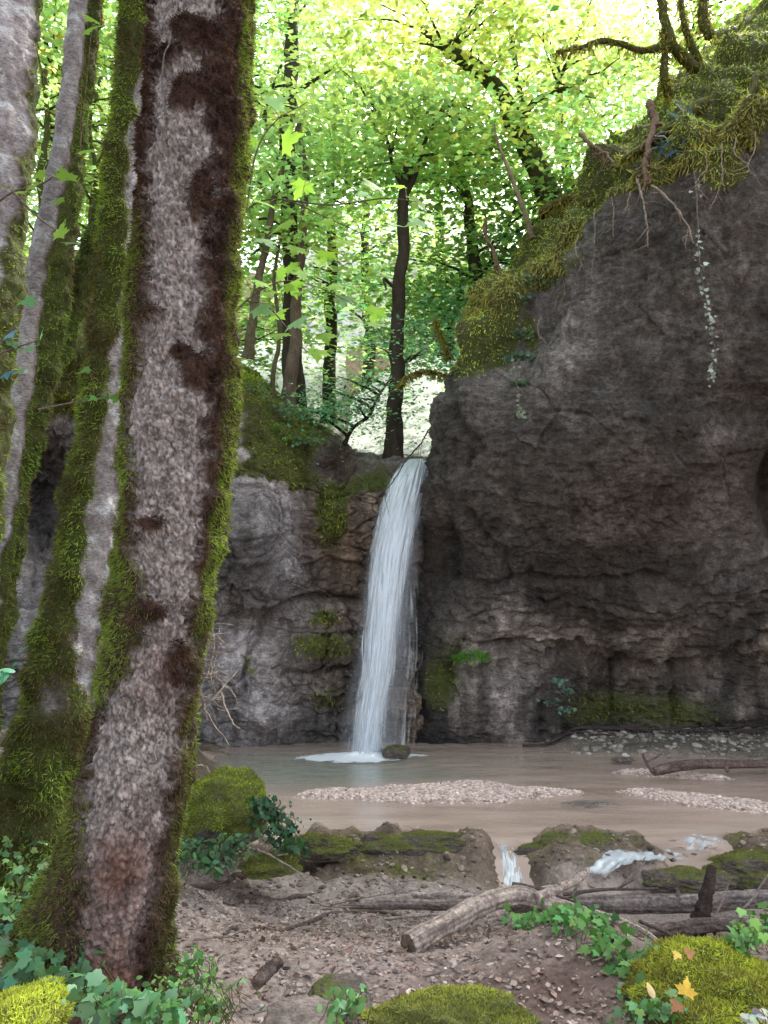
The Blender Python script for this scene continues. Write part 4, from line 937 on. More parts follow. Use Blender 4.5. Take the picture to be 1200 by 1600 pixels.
# ------------------------------------------------------------------ boulders
def boulder(name, label, cat, c, rad, seed, mossamt=.6, fuzz=0, blen=.02, tint=(1, 1, 1), mat=M_STONE, group=None, sub=ICO5, flat=.5, green=(.17, .21, .028), rot=0, olive=None, amp=.22):
    r = np.random.default_rng(seed); V, Fc = sub
    rad = np.asarray(rad, float); S = V*rad
    k = 1/np.linalg.norm(V*np.array([1, 1, 1]), axis=1)
    d = 1 + amp*fbm(V*1.3+seed, 4, seed) + .06*ridged(V*2.6+seed, 3, seed+2)*.5 + .02*fbm(V*9, 3, seed+5)
    f1, f2, idv = worley(V*2.1+seed*.37, seed+3); d += .10*(idv-.5)*(1-mossamt*.7)
    P = S*d[:, None]; P[:, 2] = np.where(P[:, 2] < -flat*rad[2], -flat*rad[2] + .3*(P[:, 2]+flat*rad[2]), P[:, 2])
    cr, sr = math.cos(rot), math.sin(rot); P[:, :2] = P[:, :2] @ np.array([[cr, sr], [-sr, cr]])
    P = P + np.asarray(c, float)
    tri = P[Fc]; fn = np.cross(tri[:, 1]-tri[:, 0], tri[:, 2]-tri[:, 0]); ar = np.linalg.norm(fn, axis=1)/2; fn = unit(fn)
    vn = np.zeros_like(P); 
    for q in range(3): np.add.at(vn, Fc[:, q], fn)
    vn = unit(vn)
    ms = sstep(.05, .75, vn[:, 2] + .7*fbm(P*5, 3, seed+8) + (mossamt-.5)*1.6) if mossamt else np.zeros(len(P))
    col_ = np.concatenate([np.asarray(tint)*(1+.3*fbm(P*4, 3, seed+9))[:, None], ms[:, None]*1.1], 1)

    base = np.asarray(c, float) + [0, 0, -flat*rad[2]]
    if fuzz:
        o = thing(name, label, cat, base, group)
        part('stone', Geo().add(P, Fc, col_), mat, o)
        wf_ = ar*ms[Fc].mean(1)*(fn[:, 2] > -.5); wf_ = wf_/wf_.sum()
        kf = r.choice(len(Fc), fuzz, p=wf_); w_ = r.dirichlet([1, 1, 1], fuzz); Q = (tri[kf]*w_[..., None]).sum(1)
        b = np.clip(.5+.9*fbm(Q*6, 3, seed+7), 0, 1)[:, None]; ol = OLIVE*.6 if olive is None else np.asarray(olive)
        g = Geo(); moss_blades(g, Q, fn[kf], r, blen, .2, np.clip(2.1*mix(ol, np.asarray(green), b)*(1+r.normal(size=(fuzz, 1))*.28), .004, 1), .15, spread=.75)
        part('moss', g, M_MOSS, o, smooth=False); return o
    return solo(name, Geo().add(P, Fc, col_), mat, base, label=label, cat=cat, group=group)
YG = np.array([.26, .30, .035])
def on(px_, py_, z): return G(px_, py_, z)
def bo(name, label, px_, base_py, z, Y, wpx, hpx, dpt, seed, **k):
    """boulder by photo position: centre column, base row, depth, size in photo pixels"""
    b = A(px_, base_py, Y); w = W(wpx, px_, base_py, Y)/2; h = W(hpx, px_, base_py, Y); h = max(h - 1.15*dpt*(base_py-930)/1256, .35*h)
    return boulder(name, label, 'boulder' if 'boulder' in name else 'rock', (b[0], b[1]+dpt*.5, b[2]+h*.38), (w, dpt, h*.62), seed, flat=.61, **k)
bo('mossy_boulder', 'big rounded boulder cushioned in green moss right of the large trunk, by the water', 342, 1318, 0, 5.5, 132, 122, .30, 1, mossamt=.95, fuzz=9000, blen=.022, green=np.array([.17, .20, .028]))
bo('mossy_boulder', 'small mossy boulder seen between the large trunk and the leaning mossy trunk', 90, 1292, 0, 5.7, 74, 88, .22, 2, mossamt=.9, fuzz=4000, blen=.02, green=np.array([.18, .24, .03]))
bo('mossy_boulder', 'mossy stone uppermost of those seen between the two near trunks', 122, 1172, 0, 7.2, 52, 38, .2, 3, mossamt=.8, fuzz=1500, blen=.02, green=YG)
bo('mossy_boulder', 'dark-sided mossy stone under the uppermost one between the two near trunks', 118, 1206, 0, 6.8, 60, 40, .2, 4, mossamt=.75, fuzz=1500, blen=.02, green=YG)
bo('rock', 'pale bare stone at the foot of the small mossy boulder on the left', 92, 1318, 0, 5.3, 60, 34, .12, 5, mossamt=0, tint=(1.5, 1.5, 1.55))
bo('rock', 'pale bluish rock standing behind the stones between the two near trunks', 128, 1150, 0, 8.4, 60, 100, .2, 6, mossamt=.1, tint=(1.3, 1.35, 1.45))
bo('mossy_boulder', 'bright yellow-green moss cushion in the bottom left corner', 22, 1632, 0, 2.55, 120, 108, .16, 7, mossamt=1.1, fuzz=7000, blen=.014, green=np.array([.30, .33, .05]), olive=(.16, .17, .03))
bo('mossy_boulder', 'flat moss-capped rock at the bottom centre of the path', 705, 1630, 0, 2.95, 250, 92, .15, 8, amp=.36, mossamt=.6, fuzz=9000, blen=.014, sub=ICO6, green=np.array([.20, .21, .04]), tint=(.75, .68, .62))
bo('rock', 'bare grey-brown rock at the bottom edge left of the moss-capped rock', 468, 1625, 0, 2.9, 120, 62, .16, 9, mossamt=0, tint=(1.05, .92, .86))
bo('rock', 'angular bare stone just above the rock at the bottom edge', 528, 1572, 0, 3.2, 92, 52, .12, 10, mossamt=.1, tint=(1.0, .85, .75))
bo('mossy_boulder', 'wide mossy mound filling the lower right corner, with fallen leaves on it', 1178, 1650, 0, 3.05, 300, 200, .32, 11, amp=.36, mossamt=.85, fuzz=24000, blen=.02, sub=ICO6, green=np.array([.22, .24, .035]), olive=(.12, .11, .025))
bo('mossy_boulder', 'dark mossy bank under the ivy beneath the bent log', 930, 1550, 0, 3.9, 130, 110, .2, 12, mossamt=.9, fuzz=5000, blen=.018, green=np.array([.14, .16, .02]), olive=(.06, .05, .02), tint=(.5, .42, .36))
# rock ledges of the front barrier
for lab, a, s_, mossy, fz in (
    ('low mossy ledge at the pool edge right of the big mossy boulder', (500, 1345, 6.05, 120, 44, .12), 21, .6, 2500),
    ('long moss-topped ledge damming the pool left of the narrow trickle', (640, 1352, 6.3, 220, 56, .16), 22, .4, 3500),
    ('brown ledge with one mossy top between the two spills', (905, 1368, 6.2, 170, 70, .16), 23, .3, 1800),
    ('brown stone below the middle ledge, beside the foaming rapid', (1085, 1396, 5.75, 130, 44, .14), 24, .3, 900),
    ('mossy-topped ledge right of the wide spill, near the right picture edge', (1190, 1390, 5.9, 150, 62, .18), 25, .5, 2500),
    ('moss slab lying on the path beside the low mossy ledge', (420, 1366, 5.3, 90, 34, .16), 26, .85, 2200)):
    px_, by, Y_, w_, h_, d_ = a
    bo('rock_ledge', lab, px_, by, 0, Y_, w_, h_, d_, s_, mossamt=mossy, fuzz=fz, blen=.016, mat=M_TUFA, sub=ICO6, green=np.array([.15, .16, .025]), olive=(.09, .075, .03), amp=.3)
bo('rock', 'wet rounded rock at the foot of the waterfall', 620, 1184, 0, 9.6, 42, 22, .12, 31, mossamt=.2, mat=M_TUFA)
bo('rock', 'flat pale stone lying in the shallow pool left of the right gravel bar', 925, 1264, 0, 7.5, 90, 13, .16, 32, mossamt=0, tint=(1.9, 1.65, 1.5))
bo('rock', 'thin slab resting in the water left of the drift log', 975, 1191, 0, 9.3, 34, 9, .06, 33, mossamt=0, tint=(1.1, .95, .9))

# ------------------------------------------------------------------ logs and dead wood
def log(name, label, pts, wpx, seed, cat='log', tintc=(1, 1, 1), mossy=0, ns=40, nl=150, rough=.14, group=None, stubs=(), mat=M_DEAD, zfix=None):
    r = np.random.default_rng(seed)
    p = smooth_path(np.array([A(*q) for q in pts]), nl); wv = smooth_path(np.array(wpx, float)[:, None], nl)[:, 0]
    rad = np.array([W(a, 0, 1400, q[1]) for a, q in zip(wv, p)])/2
    P = tube(p, rad, ns); D = P-p[:, None]
    gr = np.stack([np.broadcast_to(np.arange(nl)[:, None]*.05, (nl, ns)), np.broadcast_to(np.cos(np.linspace(0, 2*np.pi, ns, endpoint=False))*2.2, (nl, ns)), np.broadcast_to(np.sin(np.linspace(0, 2*np.pi, ns, endpoint=False))*2.2, (nl, ns))], -1)
    P = p[:, None] + D*(1 + rough*fbm(gr*1.2+seed, 4, seed) + rough*1.1*ridged(gr*np.array([.8, 3.5, 3.5])+seed, 4, seed+1)*.4 + .05*fbm(P*40, 3, seed+7))[..., None]
    c4 = np.ones((nl, ns, 4)); c4[..., :3] = np.asarray(tintc)*(1+.7*fbm(gr*np.array([.5, 1.5, 1.5]), 3, seed+4))[..., None]; c4[..., 3] = np.clip(mossy*(.5+.8*fbm(P*5, 3, seed+6)) + mossy*.6*(D[..., 2] > 0), 0, 1)
    g = Geo().add(P, gridfaces(nl, ns, True), c4.reshape(-1, 4))
    for e, fl_ in ((0, -1), (nl-1, 1)):
        rings = [P[e]*(1-q)+p[e]*q + unit(p[e]-p[e-fl_])*.12*rad[e]*q*(1+.6*gnoise(P[e]*40, 5)[:, None]) for q in (0, .35, .7, 1.)]
        g.add(np.array(rings), gridfaces(4, ns, True), np.tile([.75, .62, .5, 0], (4*ns, 1)))
    o = thing(name, label, cat, p[nl//2]*np.array([1, 1, 1])-[0, 0, rad[nl//2]], group)
    part('wood', g, mat, o)
    for (sp, sw0, sw1) in stubs:
        q = smooth_path(np.array([A(*a) for a in sp]), 24); gs = Geo()
        add_tube(gs, q, np.array([W(a, 0, 1400, b[1])/2 for a, b in zip(np.linspace(sw0, sw1, 24), q)]), 10, (*tintc, 0), .25, seed+9, 14)
        part('branch_stub', gs, mat, o)
    return o, p, P
log('fallen_log', 'bent bark-covered log arching over the ivy in the foreground', [(638,1478,3.95),(690,1448,4.1),(745,1418,4.25),(800,1400,4.4),(845,1408,4.45),(900,1424,4.45),(960,1440,4.3),(1010,1462,4.05),(1052,1494,3.75)], [31,28,27,25,22,18,15,12,9], 201, tintc=(1.35, 1.25, 1.15), mossy=.25, mat=M_FLAKE, rough=.25, stubs=(([(835,1404,4.4),(870,1390,4.5),(905,1372,4.6),(918,1358,4.65)], 18, 9), ([(876,1388,4.5),(872,1372,4.5),(866,1364,4.5)], 7, 4)))
log('fallen_log', 'long weathered log lying across the stream at the right', [(795,1418,5.15),(880,1412,5.1),(980,1412,5.05),(1080,1412,5.0),(1150,1406,4.95),(1200,1404,4.9),(1330,1396,4.8)], [15,19,24,26,25,23,20], 202, tintc=(.85, .80, .80), rough=.2, stubs=(([(1060,1400,4.95),(1058,1388,4.95)], 7, 4),))
log('fallen_log', 'grey log reaching left from the bent log over the wet ledge', [(545,1414,4.95),(620,1413,4.95),(700,1414,4.95),(770,1413,4.95),(830,1408,5.0)], [12,14,15,15,14], 203, tintc=(.9, .8, .78), stubs=(([(560,1408,4.95),(556,1396,4.92),(545,1404,4.9)], 9, 7),))
log('fallen_log', 'dark lower log wedged beneath the long weathered log', [(990,1462,4.55),(1060,1452,4.55),(1130,1444,4.55),(1200,1450,4.5),(1300,1456,4.4)], [17,20,19,17,17], 204, tintc=(.55, .48, .45), rough=.22)
log('dead_branch', 'pale peeled branch resting on the grey log at left', [(648,1398,5.1),(720,1402,5.05),(800,1398,5.0),(870,1386,5.0)], [8,13,12,8], 205, cat='branch', tintc=(1.35, 1.25, 1.2), ns=14)
log('dead_branch', 'blackened broken stump sticking up from the long log at right', [(1086,1462,4.6),(1096,1430,4.62),(1106,1390,4.65),(1113,1354,4.7)], [26,22,17,12], 206, cat='branch', tintc=(.17, .13, .12), ns=18, rough=.3)
log('drift_log', 'smooth dark driftwood log stranded on the gravel at far right', [(1022,1206,8.4),(1045,1200,8.45),(1090,1194,8.6),(1150,1194,8.7),(1230,1192,8.8),(1330,1188,8.9)], [13,16,14,13,12,12], 207, tintc=(.62, .5, .48), ns=20, rough=.1, stubs=(([(1020,1206,8.4),(1010,1192,8.4),(1004,1178,8.4)], 7, 4), ([(1012,1190,8.4),(1024,1184,8.4),(1035,1178,8.4)], 4, 3), ([(1135,1196,8.65),(1136,1206,8.6)], 8, 5)))
log('dead_branch', 'short dark broken stick lying alone on the stony path', [(400,1538,3.28),(412,1524,3.33),(425,1512,3.38),(436,1503,3.42)], [17,18,17,14], 208, cat='branch', tintc=(.42, .34, .32), ns=16, rough=.25)
twigs = [('thin upright pale twig leaning on the long log beside the blackened stump', [(1108,1456,4.6),(1124,1420,4.6),(1140,1388,4.6)], 5), ('slim pale twig rising in front of the foaming rapid', [(965,1390,5.2),(985,1370,5.25),(1008,1347,5.3)], 5),
 ('dark crossed twig behind the bend of the arched log', [(800,1382,4.9),(850,1392,4.85),(890,1408,4.8)], 9), ('long thin twig pointing left above the grey log', [(520,1412,4.7),(600,1398,4.8),(655,1392,4.9)], 4),
 ('fork of thin twigs on the path left of the grey log', [(480,1402,5.0),(505,1414,4.9),(548,1418,4.85)], 4), ('fine pale twig crossing the moss slab beside the big mossy boulder', [(385,1324,5.1),(415,1332,5.1),(470,1364,5.0)], 4),
 ('twig propped on the dark lower log right of the stump', [(1090,1426,4.7),(1110,1448,4.6),(1118,1462,4.55)], 9)]
twigs += [('thin crooked stick lying along the top of the long log at left of the stump', [(880,1398,5.0),(950,1392,4.95),(1030,1390,4.9)], 6), ('pale splintered stick beside the bend of the arched log', [(820,1392,4.75),(870,1400,4.75),(930,1418,4.6)], 6),
 ('dark forked stick poking up between the arched log and the long log', [(893,1405,4.8),(905,1380,4.8),(898,1360,4.85)], 5), ('slender stick slanting from the dark lower log down to the mossy mound', [(1000,1440,4.5),(1050,1462,4.2),(1090,1482,3.9)], 6),
 ('grey stick lying flat just below the grey log', [(600,1436,4.5),(680,1430,4.55),(760,1432,4.5)], 5), ('thin dark stick crossing over the right part of the long log', [(1150,1430,4.75),(1175,1405,4.75),(1196,1370,4.8)], 5),
 ('short pale stick on the stony path above the bare bottom rock', [(300,1470,3.7),(350,1462,3.75),(392,1468,3.7)], 4), ('long bare stick across the path to the right of the large trunk', [(300,1352,5.0),(345,1345,5.05),(375,1337,5.1)], 7)]
for k, (lab, pts, w_) in enumerate(twigs):
    r = np.random.default_rng(230+k); p = smooth_path(np.array([A(*q) for q in pts]), 24); p += np.cumsum(r.normal(size=p.shape)*.0012, 0)
    rw = W(w_, 0, 1400, p[0][1])/2; g = Geo(); tc_ = (1.2, 1.1, 1.05, 0) if w_ < 6 else (.45, .38, .36, 0); add_tube(g, p, np.linspace(rw, rw*.6, 24), 7, tc_, .2, k, 20)
    q = p[14]; d_ = unit(p[-1]-p[0]); e = q + d_*.08 + np.array([.02, 0, .05]); add_tube(g, np.linspace(q, e, 6), np.linspace(rw*.6, rw*.3, 6), 5, tc_)
    solo('twig', g, M_DEAD, p[0], label=lab, cat='twig', group='loose twigs around the logs')
# roots crossing the path
for k, (lab, zs, w_) in enumerate((('exposed root snaking over the stony path just below the mossy boulder', [(300,1386,0),(350,1377,0),(400,1368,0)], 12), ('dark bare root low across the middle of the path', [(350,1412,0),(400,1404,0),(450,1406,0),(485,1400,0)], 9), ('long thin root curving across the path toward the arched log', [(430,1448,0),(500,1432,0),(560,1424,0),(620,1432,0)], 8), ('short root hump crossing the path left of the arched log', [(350,1462,0),(385,1452,0),(430,1452,0)], 7))):
    pts = []
    for (a, b, _) in zs:
        q = G(a, b, -.1)
        for _i in range(4): q = G(a, b, float(gz(np.array(q[0]), np.array(q[1]))))
        pts.append(q)
    p = smooth_path(np.array(pts), 40); r = np.random.default_rng(260+k); p += np.cumsum(r.normal(size=p.shape)*.003, 0)
    p[:, 2] = gh(p[:, 0], p[:, 1]) + .012*np.sin(np.linspace(0, 9, 40))+.004
    rw = W(w_, 0, 1400, p[0][1])/2; g = Geo(); add_tube(g, p, rw*np.sin(np.linspace(.25, np.pi-.25, 40))**.5, 9, (.6, .48, .43, 0), .25, k, 12)
    solo('exposed_root', g, M_DEAD, p[20], label=lab, cat='root', group='bare roots crossing the path')

# bare twig tangle hanging beside the big trunk
r = np.random.default_rng(280); o = thing('dead_branch', 'tangle of thin pale dead twigs hanging beside the big flaky trunk', 'branch', A(300, 1100, 3.7))
g = Geo(); main = [[(298,1078,3.6),(315,1105,3.6),(335,1135,3.6),(357,1165,3.62)], [(302,1090,3.6),(320,1060,3.6),(332,1010,3.65),(326,955,3.7)], [(345,1080,3.6),(352,1110,3.6),(372,1140,3.6)], [(306,1110,3.6),(330,1090,3.55),(372,1040,3.6)], [(300,1200,3.6),(318,1196,3.6),(324,1200,3.6)]]
for pts in main:
    p = smooth_path(np.array([A(*q) for q in pts]), 30); p += np.cumsum(r.normal(size=p.shape)*.002, 0); add_tube(g, p, np.linspace(.0065, .003, 30), 6, (1.5, 1.4, 1.25, 0), .2)
part('stem', g, M_DEAD, o); g = Geo()
for _ in range(75):
    a = A(r.uniform(308, 345), r.uniform(960, 1110), 3.6+r.normal()*.06); b = a + np.array([r.normal()*.06+.03, r.normal()*.05, r.normal()*.06-.02]); m = (a+b)/2+r.normal(size=3)*.03
    t = np.linspace(0, 1, 9)[:, None]; p = (1-t)**2*a+2*t*(1-t)*m+t*t*b; add_tube(g, p, np.linspace(.0019, .0010, 9), 4, (1.5, 1.4, 1.25, 0), cap=False)
part('fine_twigs', g, M_DEAD, o)['kind'] = 'stuff'

# ------------------------------------------------------------------ gravel, litter, stones
r = np.random.default_rng(300); g = Geo()
n = 90000; x = r.uniform(-1.3, 4.6, n); y = r.uniform(6.9, 9.4, n); hgt = gravel_h(x, y)
k = (hgt > -.7) & (r.random(n) < .02 + .98*sstep(-.5, .6, hgt)**1.8); x, y = x[k], y[k]; n = len(x)
s_ = .007+.022*r.random(n)**2.6
cg = np.array([.56, .44, .39])*(1+r.normal(size=(n, 1))*.22)*np.array([1, 1, 1])
inst(g, PEB*np.array([1, .8, .55]), PEB_F, np.stack([x, y, gh(x, y)+s_*.25], 1), unit(np.array([0, 0, 1])+r.normal(size=(n, 3))*.25), rand_dirs(n, r), s_, np.clip(cg, .05, .8))
n = 1500; x = r.uniform(1.5, 5.5, n); y = r.uniform(9.2, 10.9, n); s_ = .012+.06*r.random(n)**4
inst(g, PEB*np.array([1, .8, .45]), PEB_F, np.stack([x, y, gh(x, y)+s_*.1], 1), unit(np.array([0, 0, 1])+r.normal(size=(n, 3))*.2), rand_dirs(n, r), s_, np.clip(np.array([.30, .27, .24])*(1+r.normal(size=(n, 1))*.3), .05, .8))
n = 2600; x = r.uniform(-1.1, 3.4, n); y = r.uniform(5.2, 6.6, n); s_ = .006+.03*r.random(n)**4
inst(g, PEB*np.array([1, .8, .5]), PEB_F, np.stack([x, y, gh(x, y)+s_*.1], 1), unit(np.array([0, 0, 1])+r.normal(size=(n, 3))*.3), rand_dirs(n, r), s_, np.clip(np.array([.20, .16, .13])*(1+r.normal(size=(n, 1))*.4), .03, .6))
solo('gravel', g, M_PEBBLE, (1, 8, WATER_Z), smooth=False, kind='stuff')
g = Geo(); n = 15000
y = 2.3+3.6*r.random(n)**1.1; x = r.uniform(-1.6, 1.9, n); k = r.random(n) < np.where(x > .4, .2, 1)*sstep(1.9, 1.0, x)*sstep(-.5, .3, fbm(v3(x*2, y*2), 3, 888)+.1); x, y = x[k], y[k]; n = len(x)
s_ = .005+.018*r.random(n)**4.5
cg = np.array([.31, .265, .245])*(1+r.normal(size=(n, 1))*.35)
inst(g, PEB*np.array([1, .7, .28]), PEB_F, np.stack([x, y, gh(x, y)+s_*.15], 1), unit(np.array([0, 0, 1])+r.normal(size=(n, 3))*.3), rand_dirs(n, r), s_, np.clip(cg, .03, .7))
solo('path_pebbles', g, M_PEBBLE, (0, 3.5, 0), smooth=False, kind='stuff')
g = Geo(); n = 12000; x = r.uniform(-1.7, 2.1, n); y = r.uniform(2.3, 5.4, n)
cl = r.random((n, 1)); cg = mix(np.array([.17, .10, .075]), np.array([.40, .33, .29]), cl)*(1+r.normal(size=(n, 1))*.25)
inst(g, LEAF6*np.array([1.3, 1, 1]), LEAF6_F, np.stack([x, y, gh(x, y)+.006+.006*r.random(n)], 1), unit(np.array([0, 0, 1])+r.normal(size=(n, 3))*.38), rand_dirs(n, r), .012+.028*r.random(n)**2, np.clip(cg, .02, .7))
for _ in range(420):
    a = np.array([r.uniform(-1.5, 1.9), r.uniform(2.4, 5.2), 0]); dd = rand_dirs(1, r)[0]*r.uniform(.03, .12); b = a+dd; m = (a+b)/2+r.normal(size=3)*.012
    t = np.linspace(0, 1, 5)[:, None]; p = (1-t)**2*a+2*t*(1-t)*m+t*t*b; p[:, 2] = gh(p[:, 0], p[:, 1])+.006; add_tube(g, p, r.uniform(.0014, .004), 4, mix(np.array([.10, .06, .05, 0]), np.array([.34, .28, .25, 0]), r.random()), cap=False)
solo('leaf_litter', g, M_LITTER, (0, 3.5, 0), smooth=False, kind='stuff')
# flood debris along the foot of the right cliff
g = Geo()
for _ in range(160):
    a = np.array([r.uniform(2.2, 5.6), 10.55+r.normal()*.12, 0]); dd = np.array([r.normal()*.25, r.normal()*.06, 0]); t = np.linspace(0, 1, 5)[:, None]; p = a+dd*t; p[:, 2] = gh(p[:, 0], p[:, 1])+.02+.05*r.random(); add_tube(g, p, r.uniform(.004, .014), 5, (.08, .06, .055, 0), .3)
solo('flood_debris', g, M_LITTER, (4, 10.5, -.2), kind='stuff')

# ------------------------------------------------------------------ ivy and small plants
def patch(name, label, cat, spots, n, size, colr, seed, T=IVY, TF=IVY_F, hgt=.10, tilt=.55, group=None, stems=True, zf=None, mat=M_IVY, face=(0, -.55, .8)):
    """spots: (px,py,Y, spread) ground positions; leaves on short stalks above them"""
    r = np.random.default_rng(seed); sp = np.array([list(A(a, b, Y)) + [s] for a, b, Y, s in spots])
    i = r.integers(0, len(sp), n); p = sp[i, :3] + r.normal(size=(n, 3))*sp[i, 3:4]*np.array([1, .8, .35])
    p[:, 2] = np.maximum(p[:, 2], gh(p[:, 0], p[:, 1])+.01) + hgt*r.random(n)
    N = unit(np.array(face)+r.normal(size=(n, 3))*tilt); Hd = r.normal(size=(n, 3))+np.array([0, -.4, -.4])
    b = np.clip(1+.45*fbm(p*6, 2, seed)[:, None]*1.5+r.normal(size=(n, 1))*.22, .35, 1.9)
    c = np.asarray(colr)*b*np.concatenate([1+r.normal(size=(n, 1))*.15, np.ones((n, 1)), 1+r.normal(size=(n, 1))*.2], 1)
    o = thing(name, label, cat, sp[0, :3], group); g = Geo()
    inst(g, T, TF, p, N, Hd, size*(.35+1.0*r.random(n)**1.4), np.clip(c, .005, .8)); part('leaves', g, mat, o)
    if stems:
        g = Geo()
        for k in range(0, n, 3):
            a = p[k]; e = a + np.array([r.normal()*.04, r.normal()*.04+.02, -hgt*.8-.03]); m = (a+e)/2+r.normal(size=3)*.01
            t = np.linspace(0, 1, 5)[:, None]; add_tube(g, (1-t)**2*a+2*t*(1-t)*m+t*t*e, .0016, 4, (.5, .45, .25, .3), cap=False)
        part('stems', g, M_DEAD, o)['kind'] = 'stuff'
    return o
IV = (.075, .175, .075); IVB = (.09, .20, .12)
patch('ivy', 'ivy carpet around the foot of the big flaky trunk at bottom left', 'ivy', [(60,1530,2.9,.07),(110,1560,2.75,.06),(150,1580,2.65,.05),(190,1592,2.6,.05),(235,1590,2.6,.04),(95,1510,3.0,.07),(25,1500,3.1,.08),(60,1470,3.2,.08),(15,1440,3.3,.08)], 400, .052, IV, 401, hgt=.06)
patch('ivy', 'low leafy plants right of the base of the big flaky trunk', 'ivy', [(285,1590,2.85,.06),(310,1560,2.95,.06),(335,1585,2.9,.05),(270,1560,2.95,.04),(300,1520,3.1,.04)], 420, .028, (.09, .19, .05), 402, T=OVAL, TF=OVAL_F, hgt=.06)
patch('ivy', 'ivy and mixed leaves along the left picture edge below the leaning trunk', 'ivy', [(20,1400,3.7,.10),(50,1370,3.9,.10),(15,1340,4.1,.10),(40,1440,3.5,.10),(80,1420,3.6,.06),(10,1320,4.2,.06)], 420, .036, (.11, .20, .07), 403, hgt=.08)
patch('ivy', 'dark ivy spilling over the right side of the big mossy boulder', 'ivy', [(425,1275,5.45,.08),(440,1300,5.4,.07),(455,1325,5.35,.06),(410,1258,5.5,.04)], 380, .042, (.035, .10, .045), 404, hgt=.03)
patch('ivy', 'leafy ivy clump in front of the big mossy boulder', 'ivy', [(310,1345,5.0,.09),(345,1340,5.0,.09),(365,1325,5.05,.07),(290,1330,5.05,.07),(330,1360,4.9,.06)], 330, .05, (.06, .14, .06), 405, T=OVAL, TF=OVAL_F, hgt=.07)
patch('ivy', 'bright ivy growing under the arch of the bent log', 'ivy', [(860,1450,4.05,.08),(890,1475,3.95,.09),(910,1500,3.85,.08),(840,1450,4.1,.07),(930,1525,3.75,.07),(950,1550,3.65,.06),(900,1440,4.1,.06),(975,1570,3.5,.05)], 400, .042, (.085, .20, .05), 406, hgt=.06)
patch('ivy', 'trailing ivy at the left foot of the wide mossy mound', 'ivy', [(1000,1560,3.3,.05),(1025,1540,3.3,.05),(1040,1590,3.0,.05),(990,1590,3.1,.05),(1050,1500,3.4,.04)], 170, .036, (.09, .19, .06), 407, hgt=.05)
patch('ivy', 'light green leaves at the right picture edge on top of the mossy mound', 'ivy', [(1180,1465,3.35,.05),(1195,1445,3.4,.05),(1160,1480,3.3,.03)], 110, .042, (.13, .27, .07), 408, hgt=.04)
patch('plant', 'small leafy sprout beside the bare rock at the bottom edge', 'plant', [(540,1585,2.9,.035),(555,1570,2.95,.03),(525,1592,2.85,.03)], 60, .045, (.09, .20, .07), 409, T=OVAL, TF=OVAL_F, hgt=.06)
patch('plant', 'single teal rounded leaf clump at the left picture edge by the leaning trunk', 'plant', [(8,1035,3.6,.025),(12,1050,3.6,.03)], 9, .085, (.10, .30, .16), 410, T=OVAL, TF=OVAL_F, hgt=.02)
patch('fern', 'bright green fern tuft growing from the rock right of the waterfall', 'fern', [(735,1027,10.15,.08),(720,1030,10.15,.06),(752,1025,10.1,.05)], 260, .07, (.13, .38, .04), 411, T=KITE*np.array([.5, 1, 1]), TF=KITE_F, hgt=.05, stems=False, mat=M_LEAF)
patch('ivy', 'sparse ivy strand climbing the wall low in the right cliff', 'ivy', [(885,1080,10.25,.05),(880,1110,10.3,.06),(872,1065,10.25,.04),(862,1095,10.3,.05)], 120, .055, (.10, .17, .12), 412, hgt=.02, stems=False)
patch('ivy', 'ivy leaves trailing over the crest moss left of the bare cliff face', 'ivy', [(835,440,9.35,.14),(800,470,9.4,.14),(812,520,9.2,.08),(815,560,9.1,.08),(812,600,9.0,.06),(805,560,9.1,.06)], 420, .05, (.06, .12, .07), 413, hgt=.02, stems=False)
patch('ivy', 'dark ivy matting the left bank below the tan trunk', 'ivy', [(470,650,10.6,.14),(440,640,10.5,.14),(480,690,10.4,.12),(400,610,10.4,.12)], 420, .05, (.07, .13, .055), 414, hgt=.05, stems=False)
patch('plant', 'dark bluish strap-leaved plant tucked on the cliff crest at upper right', 'plant', [(1062,225,8.55,.10),(1070,205,8.6,.09),(1050,240,8.5,.07)], 150, .24, (.06, .12, .13), 415, T=KITE*np.array([.35, 1, 2]), TF=KITE_F, hgt=.05, stems=False)
patch('plant', 'pale clover-like leaves in the bottom right corner of the mossy mound', 'plant', [(1190,1590,2.75,.03),(1175,1595,2.75,.025)], 22, .04, (.38, .42, .38), 416, T=OVAL, TF=OVAL_F, hgt=.02)

patch('fern', 'low ferns and leaves covering the left bank beside the big trunk', 'fern', [(385,640,10.3,.12),(400,600,10.6,.14),(430,670,10.3,.10),(375,580,10.8,.12),(455,690,10.3,.08)], 520, .075, (.16, .27, .05), 417, T=KITE*np.array([.5, 1, 1]), TF=KITE_F, hgt=.06, stems=False, mat=M_LEAF)
